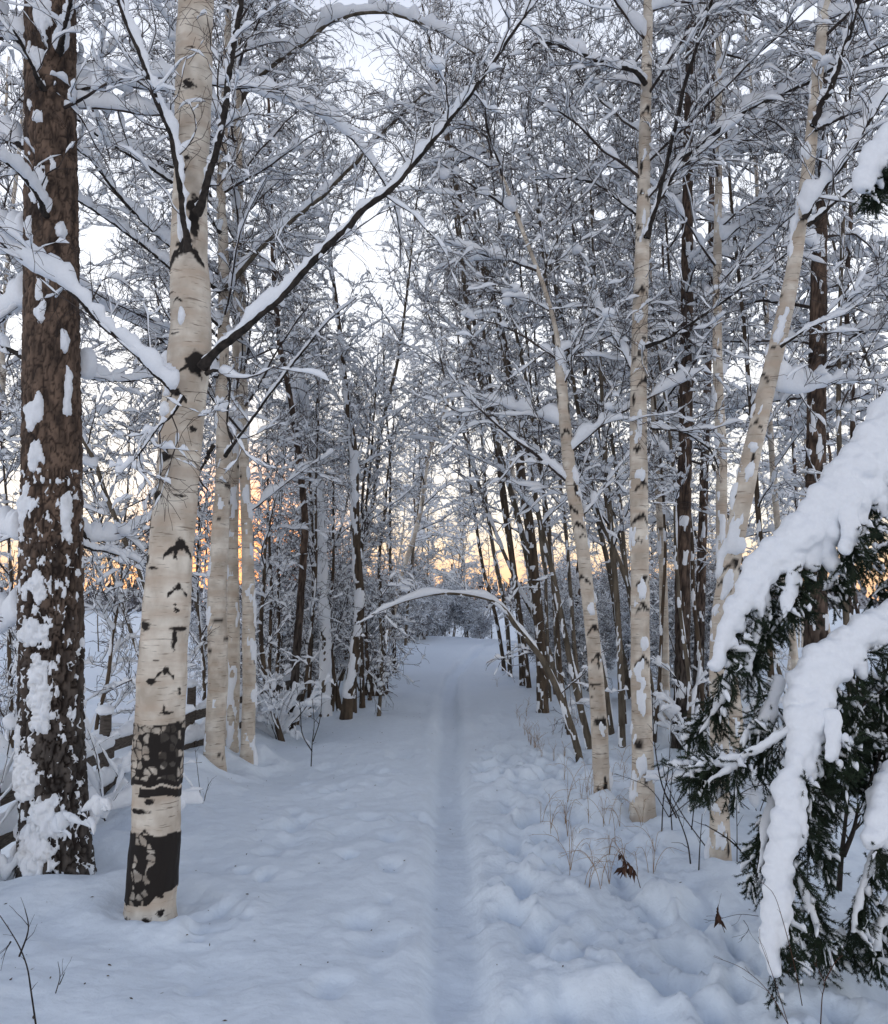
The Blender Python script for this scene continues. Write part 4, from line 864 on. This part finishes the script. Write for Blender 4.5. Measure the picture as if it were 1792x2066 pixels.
        remeshed(sn, 'snow', 0.009, M_SNOW, br, 0.008, 13, O, 5)
        ks = rng.random(len(L1)) < (0.12 if big_ else 0.3); ts = MB(); snow_tubes(ts, L1[ks], R1[ks], 0.011, rng, 7, 20, lump=0.6, floor=0.4)
        k2 = rng.random(len(L2)) < 0.12; snow_tubes(ts, L2[k2], R2[k2], 0.008, rng, 5, 9, lump=0.6, floor=0.3)
        if ts.n: link('twig_snow', ts.mesh('twig_snow', M_SNOW, True, O), br)
    MOUNDS.append((X, Y, 0.5, 0.05))
spruce()

# ------------------------------------------------------------------ fence, stump, weeds and fallen leaves
def box_between(mb, a, b_, w_, h_, rng, n_=14):
    a = np.asarray(a, float); b_ = np.asarray(b_, float); t = np.linspace(0, 1, n_)[:, None]
    P = a*(1-t)+b_*t; P = P + np.stack([rng.normal(size=n_)*0.002, rng.normal(size=n_)*0.002, rng.normal(size=n_)*0.003], -1)
    T = tangents(P[None])[0]; s = unit(np.cross(T, (0, 0, 1.0))); u = np.cross(s, T)
    o = np.array([(-1, -1), (-1, 1), (1, 1), (1, -1)])
    V = P[:, None]+o[None, :, :1]*s[:, None]*w_/2+o[None, :, 1:]*u[:, None]*h_/2
    mb.add(V.reshape(-1, 3), np.vstack([grid_quads(n_, 4, True), [[0, 3, 2, 1]], np.array([[0, 1, 2, 3]])+(n_-1)*4]))
def fence():
    rng = np.random.default_rng(8)
    pts = [(-2.75, 3.2), (-2.88, 5.3), (-2.80, 7.2), (-2.65, 9.1), (-2.5, 11.1), (-2.4, 13.2), (-2.4, 15.4)]
    X0 = pts[0]; g0 = gz(*X0); O = np.array((X0[0], X0[1], g0))
    root = link('wooden_fence', None, loc=tuple(O)); tag(root, 'low weathered rail fence capped with snow between the trees and the field on the left', 'fence')
    for i, (x, y) in enumerate(pts):
        g = gz(x, y); mb = MB(); P = np.array([[(x, y, g-0.3), (x, y, g+0.2), (x+0.01, y, g+0.5), (x+0.01, y, g+0.64)]]); tubes(mb, P, np.array([[0.05, 0.05, 0.047, 0.044]]), 12)
        po = link('post', mb.mesh('post', M_WOOD, True, O), root)
        s = MB(); blobs(s, np.array([[x, y, g+0.665]]), np.array([[0.07, 0.07, 0.045]]), rng, ICO3, 0.12); link('snow', s.mesh('snow', M_SNOW, True, O), po)
    for i in range(len(pts)-1):
        (x0, y0), (x1, y1) = pts[i], pts[i+1]; g0_, g1_ = gz(x0, y0), gz(x1, y1)
        for hz in (0.20, 0.49):
            j = rng.normal()*0.012; mb = MB()
            z0_ = 0.5*(0.5*(g0_+g1_))-0.09+hz; a, b_ = (x0+0.06, y0-0.05, z0_+j), (x1+0.06, y1+0.05, z0_+j*0.3); box_between(mb, a, b_, 0.03, 0.10, rng)
            ra = link('rail', mb.mesh('rail', M_WOOD, False, O), root)
            t = np.linspace(0.01, 0.99, 60)[:, None]; P = (np.array(a)*(1-t)+np.array(b_)*t); P[:, 2] += 0.045
            s = MB(); snow_tubes(s, P[None], np.full((1, 60), 0.012), 0.040, rng, 12, 90, lump=0.10, gap=0, tall=1.15, floor=0.5); link('snow', s.mesh('snow', M_SNOW, True, O), ra)
fence()
def heap(px, py, Y, label, seed, n_=14, sp=0.35):
    """snow piled on bent brush"""
    rng = np.random.default_rng(seed); c = at(px, py, Y); g = gz(c[0], c[1]); O = np.array((c[0], c[1], g))
    root = link('snowy_bush', None, loc=tuple(O)); tag(root, label, 'bush')
    b = np.zeros((1, 2, 3)); b[0, 1, 2] = 0.3
    L0, R0 = kids(b+O, np.full((1, 2), 0.02), n_, 0, 0.2, (0.6, 1.3), (0.3, 1.1), 10, 0.008, -0.13, 0.1, rng, taper=0, rmin=0.0025)
    L1, R1 = kids(L0, R0, 5, 0.2, 1, (0.2, 0.5), (0.4, 1.0), 6, 0.004, -0.1, 0.12, rng, rmin=0.0018)
    w_ = MB(); tubes(w_, L0, R0, 6); tubes(w_, L1, R1, 4); link('stems', w_.mesh('stems', M_LIMB, True, O), root)
    s = MB(); snow_tubes(s, L0, R0, 0.032, rng, 10, 36, lump=0.35); snow_tubes(s, L1, R1, 0.017, rng, 6, 14, lump=0.5)
    i = rng.integers(0, n_, 12); j = rng.integers(3, 9, 12); blobs(s, L0[i, j], rng.uniform(0.03, 0.07, (12, 3)), rng, ICO2, 0.25)
    link('snow', s.mesh('snow', M_SNOW, True, O), root)
heap(215, 1600, 6.4, 'thin brush dusted with snow at the fence between the pine and the big birch', 61, 6)
heap(15, 1660, 5.2, 'dark brush at the left edge beside the pine foot', 63, 5)
heap(560, 1470, 11.0, 'dead-leaved brush in the snow right of the three fence birches', 65, 18)
heap(1590, 1560, 6.4, 'low brush behind the spruce boughs, right of the leaning birch', 66, 14)
heap(1400, 1450, 9.0, 'snow-bent brush under the narrow birch right of the path', 68, 16)
def stump():
    rng = np.random.default_rng(4); c = at(757, 1392, 15); g = gz(c[0], c[1]); O = np.array((c[0], c[1], g))
    root = link('tree_stump', None, loc=tuple(O)); tag(root, 'dark broken stump with thin shoots at the left edge of the path', 'stump')
    W = np.array([(O[0], O[1], g-0.2, 0.2), (O[0], O[1], g+0.1, 0.17), (O[0]+0.02, O[1], g+0.42, 0.14)])
    T = trunk(W, 28, 40, (), 'pine', 3, 1.4); V = T['V']; V[-1, :, 2] += 0.12*vnoise(V[-1], 14, 2); link('stem', trunk_mb(T).mesh('stem', M_DARKSTEM, True, O, 'dark'), root)
    s = MB(); blobs(s, np.array([[O[0], O[1], g+0.47]]), np.array([[0.17, 0.17, 0.09]]), rng, ICO3, 0.2); link('snow', s.mesh('snow', M_SNOW, True, O), root)
    b = np.zeros((1, 2, 3)); b[0, 1, 2] = 0.3
    L0, R0 = kids(b+O, np.full((1, 2), 0.02), 16, 0, 0.3, (0.8, 1.7), (0.05, 0.5), 10, 0.014, 0.0, 0.08, rng, taper=0, rmin=0.004)
    L0[:, :, :2] += rng.normal(size=(16, 1, 2))*0.12
    w_ = MB(); tubes(w_, L0, R0, 6); link('shoots', w_.mesh('shoots', M_DARKSTEM, True, O), root)
    s = MB(); snow_tubes(s, L0, R0, 0.02, rng, 6, 20); link('shoot_snow', s.mesh('shoot_snow', M_SNOW, True, O), root)
stump()
def sprig(name, label, cat, px, py, Y, curves, mt, seed, group=None, twigs=4, leaves=0, r=0.0016, snow=0.0):
    """weed or sapling tips poking out of the snow; curves in px relative to its foot"""
    rng = np.random.default_rng(seed); c0 = at(px, py, Y); g = gz(c0[0], c0[1]); O = np.array((c0[0], c0[1], g))
    mb = MB(); tw = []
    for cv in curves:
        pts = [(*at(px+dx, py+dy, Y + 0.02*rng.normal()), r) for dx, dy in cv]
        pts = np.array(pts); pts[:, 3] *= np.linspace(1.2, 0.5, len(pts)); pts[0, 2] -= 0.03
        c = catmull(pts, 20); tubes(mb, c[None, :, :3], c[None, :, 3], 5); tw.append(c)
        if snow: snow_tubes(SNS, c[None, :, :3], c[None, :, 3], snow, rng, 6, 24)
    T = np.stack(tw)
    if twigs:
        L, RR = kids(T[:, :, :3], T[:, :, 3], twigs, 0.25, 1, (0.04, 0.16), (0.3, 0.9), 6, r*0.7, -0.02, 0.15, rng, rmin=0.0006); tubes(mb, L, RR, 4)
    root = link(name, mb.mesh(name, mt, True, O), loc=tuple(O)); tag(root, label, cat, group)
    if leaves:
        lm = MB()
        for k in range(leaves):
            i = int(rng.integers(len(tw))); j = int(rng.integers(8, 20)); p = tw[i][j, :3]
            d = unit(np.array((rng.normal()*0.5, rng.normal()*0.5, -1.0))); s_ = unit(np.cross(d, rng.normal(size=3))); nn_ = np.cross(d, s_); l_ = rng.uniform(0.035, 0.075); wd = l_*0.17
            V = [p, p+d*l_*0.4+s_*wd+nn_*wd*0.5, p+d*l_*0.4-s_*wd+nn_*wd*0.5, p+d*l_, p+d*l_*0.4-nn_*wd*0.2]
            lm.add(V, t=[[0, 1, 4], [0, 4, 2], [1, 3, 4], [4, 3, 2]])
        link('leaves', lm.mesh('leaves', M_LEAF, True, O), root)
sprig('bare_shoot', 'long crooked bare shoot hanging into the bottom left corner', 'twig', 75, 2062, 3.25, [[(0,0),(-12,-60),(-20,-110),(-35,-150),(-52,-180),(-75,-215)], [(-35,-150),(-20,-175),(-18,-200),(-25,-230)], [(-52,-180),(-60,-150)]], M_LIMB, 71, r=0.003)
sprig('bare_shoot', 'short dead shoot poking from the snow near the bottom left', 'twig', 113, 1988, 3.55, [[(0,0),(8,-18),(4,-48)], [(8,-18),(18,-26)]], M_LIMB, 72, twigs=1, r=0.002)
sprig('bare_shoot', 'forked twiggy sapling standing in the snow right of the three fence birches', 'twig', 628, 1540, 8.6, [[(0,0),(2,-40),(6,-80),(2,-130)], [(2,-30),(-18,-60),(-22,-110),(-30,-160)], [(4,-50),(18,-90),(22,-150)]], M_LIMB, 73, r=0.005, twigs=6)
sprig('bare_shoot', 'thin pair of twigs beside the front fence birch', 'twig', 408, 1632, 6.9, [[(0,0),(-6,-50),(-14,-120)], [(0,0),(10,-40),(20,-60)]], M_LIMB, 74, r=0.003)
sprig('bare_shoot', 'curved dark shoot leaning left from the spruce foot', 'twig', 1535, 1772, 5.0, [[(0,0),(-20,-30),(-60,-75),(-112,-108)]], M_LIMB, 75, r=0.006, twigs=3)
sprig('bare_shoot', 'stout dark shoot standing upright left of the leaning birch foot', 'twig', 1409, 1762, 5.3, [[(0,0),(3,-50),(8,-120)]], M_LIMB, 76, r=0.004, twigs=2)
sprig('bare_shoot', 'dark shoot curving up into the thicket in front of the birches', 'twig', 1395, 1750, 5.4, [[(0,0),(-8,-50),(-30,-110),(-50,-145)], [(-30,-110),(-60,-170),(-75,-260),(-80,-370)]], M_LIMB, 77, r=0.0045, twigs=8)
sprig('bare_shoot', 'tall thin pair of shoots between the straight birch and the leaning birch', 'twig', 1335, 1670, 6.0, [[(0,0),(4,-60),(14,-120),(20,-220)], [(22,15),(18,-60),(24,-130)]], M_LIMB, 78, r=0.004, twigs=8)
sprig('bare_shoot', 'single shoot behind the leaning birch foot', 'twig', 1487, 1740, 5.4, [[(0,0),(0,-80),(-4,-150)]], M_LIMB, 79, r=0.003, twigs=3)
sprig('dead_stalk', 'dead stalk with a drooping cluster of brown leaves right of the path', 'dry plant', 1292, 1780, 4.9, [[(0,0),(-10,-20),(-30,-45),(-40,-60)], [(-30,-45),(-36,-30)]], M_LEAF, 80, leaves=44, r=0.002, twigs=2)
sprig('dead_stalk', 'small dark leaf curl on a thin stalk near the spruce foot', 'dry plant', 1462, 1868, 4.2, [[(0,0),(-10,-16),(-14,-36),(-12,-42)]], M_LEAF, 81, leaves=9, r=0.0015, twigs=2)
sprig('dead_stalk', 'fine twig pair with small buds beside the spruce snow', 'dry plant', 1530, 1835, 4.2, [[(0,0),(-40,10),(-90,22),(-110,20)], [(-30,8),(-20,40),(-34,60)]], M_LIMB, 82, r=0.0012, twigs=5)
sprig('dead_stalk', 'long arching stalk in the bottom right corner, leaning left', 'dry plant', 1590, 2050, 3.35, [[(0,0),(-40,-50),(-90,-95),(-150,-120)], [(0,0),(-30,-80),(-60,-160)]], M_LEAF, 83, r=0.0014, twigs=3)
sprig('dead_stalk', 'dark bent stalk on the snow bank below the spruce', 'dry plant', 1655, 2052, 3.3, [[(0,0),(4,-40),(8,-70),(-12,-110)], [(8,-90),(30,-110),(46,-125)]], M_LEAF, 84, r=0.002, twigs=2)
sprig('dead_stalk', 'brown upright stalk in front of the lowest hanging snow of the spruce', 'dry plant', 1618, 2012, 3.4, [[(0,0),(-14,-60),(-40,-160),(-58,-210),(-85,-235)]], M_LEAF, 85, r=0.0016, twigs=2)
gi = np.random.default_rng(12)
for k in range(46):                           # dry grass poking through right of the track
    px, py = gi.uniform(1085, 1300), gi.uniform(1560, 1790)
    if py > 1700: px += 40
    Y = CAM_H/math.tan(math.atan((py-1033)/F)-PITCH)*0.99
    s = 9/Y*gi.uniform(0.7, 1.3)*0.75; cs = []
    for q in range(int(gi.integers(1, 4))):
        dx = gi.normal()*16*s; h_ = gi.uniform(28, 62)*s
        cs.append([(0, 0), (dx*0.3, -h_*0.5), (dx, -h_), (dx*2.1, -h_*gi.uniform(0.75, 1.1))])
    sprig('grass_tuft', 'wisp of dry tan grass poking out of the snow right of the track', 'grass', px, py, Y, cs, M_GRASS, 200+k, 'dry grass wisps right of the track', 3, 0, 0.0016)
for k in range(26):
    px = gi.uniform(1000, 1170); py = gi.uniform(1380, 1540); px = max(px, 1000+(py-1380)*0.6)
    Y = CAM_H/math.tan(math.atan((py-1033)/F)-PITCH)*0.99; s = 9/Y*0.7
    cs = [[(0, 0), (gi.normal()*4*s, -25*s), (gi.normal()*16*s, -50*s)] for q in range(3)]
    sprig('grass_tuft', 'faint dry grass tuft at the right shoulder of the path farther on', 'grass', px, py, Y, cs, M_GRASS, 300+k, 'dry grass tufts farther along the path', 2, 0, 0.0016)
def litter():
    rng = np.random.default_rng(91); mb = MB(); n = 260
    y = 2.8+11*rng.random(n)**1.4; x = np.where(rng.random(n) < 0.45, -1.5+rng.normal(size=n)*0.55, rng.uniform(-1.6, 2.2, n)); z = ground_h(x, y)+0.003
    a = rng.uniform(0, 2*PI, n); l = rng.uniform(0.004, 0.013, n); w_ = l*rng.uniform(0.15, 0.6, n)
    for k in range(n):
        d = np.array((math.cos(a[k]), math.sin(a[k]), rng.normal()*0.2)); s = np.array((-d[1], d[0], 0.1)); c = np.array((x[k], y[k], z[k]))
        mb.add([c-d*l[k], c+s*w_[k], c+d*l[k], c-s*w_[k], c+np.array((0, 0, w_[k]*0.6))], t=[[0, 4, 1], [1, 4, 2], [2, 4, 3], [3, 4, 0]])
    tag(link('bark_crumbs', mb.mesh('bark_crumbs', M_DARKSTEM, False)), 'specks of bark and seed strewn on the snow of the path', 'litter', kind='stuff')
litter()
# ------------------------------------------------------------------ the snow-covered ground, one sheet to the horizon
def axis(segs):
    a = [np.array([segs[0][0]])]
    for lo, hi, n_, p in segs:
        t = np.linspace(0, 1, n_+1)[1:]; a.append(lo+(hi-lo)*t**p)
    return np.concatenate(a)
sprig('sapling', 'small dark sapling stem under the spruce, between its hanging boughs', 'sapling', 1692, 1785, 4.6, [[(0,0),(6,-60),(14,-130),(22,-220)], [(8,-70),(30,-110),(40,-160)]], M_LIMB, 86, r=0.013, twigs=6)
sprig('bare_shoot', 'thin shoots crossing low between the straight birch and the leaning birch', 'twig', 1425, 1700, 5.7, [[(0,0),(-50,-60),(-80,-120),(-90,-180)], [(0,0),(40,-70),(90,-110),(150,-120)], [(-30,-36),(-20,-90),(10,-150)]], M_LIMB, 87, r=0.0035, twigs=10)
sprig('bare_shoot', 'thin twiggy shoots in front of the straight birch foot', 'twig', 1350, 1640, 6.2, [[(0,0),(-40,-50),(-110,-80)], [(0,0),(30,-60),(20,-140)], [(0,0),(60,-40),(120,-90)]], M_LIMB, 88, r=0.003, twigs=12)
sprig('bare_shoot', 'tangle of bare shoots at the foot of the narrow birch', 'twig', 1530, 1640, 6.8, [[(0,0),(-60,-40),(-110,-60)], [(0,0),(-30,-80),(-70,-130)], [(0,0),(20,-70),(-10,-150)]], M_LIMB, 89, r=0.003, twigs=12)
def ground():
    xn = axis([(-3.2, 3.4, 270, 1)]); xr = 3.4+np.cumsum(0.026*1.045**np.arange(1, 190)); xr = xr[xr < 900]; xl = -3.2-np.cumsum(0.026*1.045**np.arange(1, 190)); xl = xl[xl > -900]
    xs = np.concatenate([xl[::-1], xn, xr])
    yn = np.linspace(2.2, 8.5, 240); yf = 8.5+np.cumsum(0.028*1.018**np.arange(1, 500)); yf = yf[yf < 1500]; yb = 2.2-np.cumsum(0.05*1.12**np.arange(1, 50)); yb = yb[yb > -120]
    ys = np.concatenate([yb[::-1], yn, yf])
    Xg, Yg = np.meshgrid(xs, ys); H = ground_h(Xg, Yg)
    # bank of shovelled-up snow under the spruce
    H += 0.20*np.exp(-(((Xg-2.05)/0.60)**2+((Yg-3.2)/0.30)**2)**1.3)*(1+0.3*vnoise(np.stack([Xg, Yg, Xg*0], -1), 5, 4))
    H -= 0.20*np.exp(-(((Xg-2.1)/0.5)**2+((Yg-3.85)/0.35)**2))
    mb = MB(); mb.add(np.stack([Xg, Yg, H], -1).reshape(-1, 3), grid_quads(len(ys), len(xs), False))
    o = link('snow_ground', mb.mesh('snow_ground', M_GROUND)); tag(o, 'snow-covered ground with a ski track and old footprints', kind='structure')
ground()
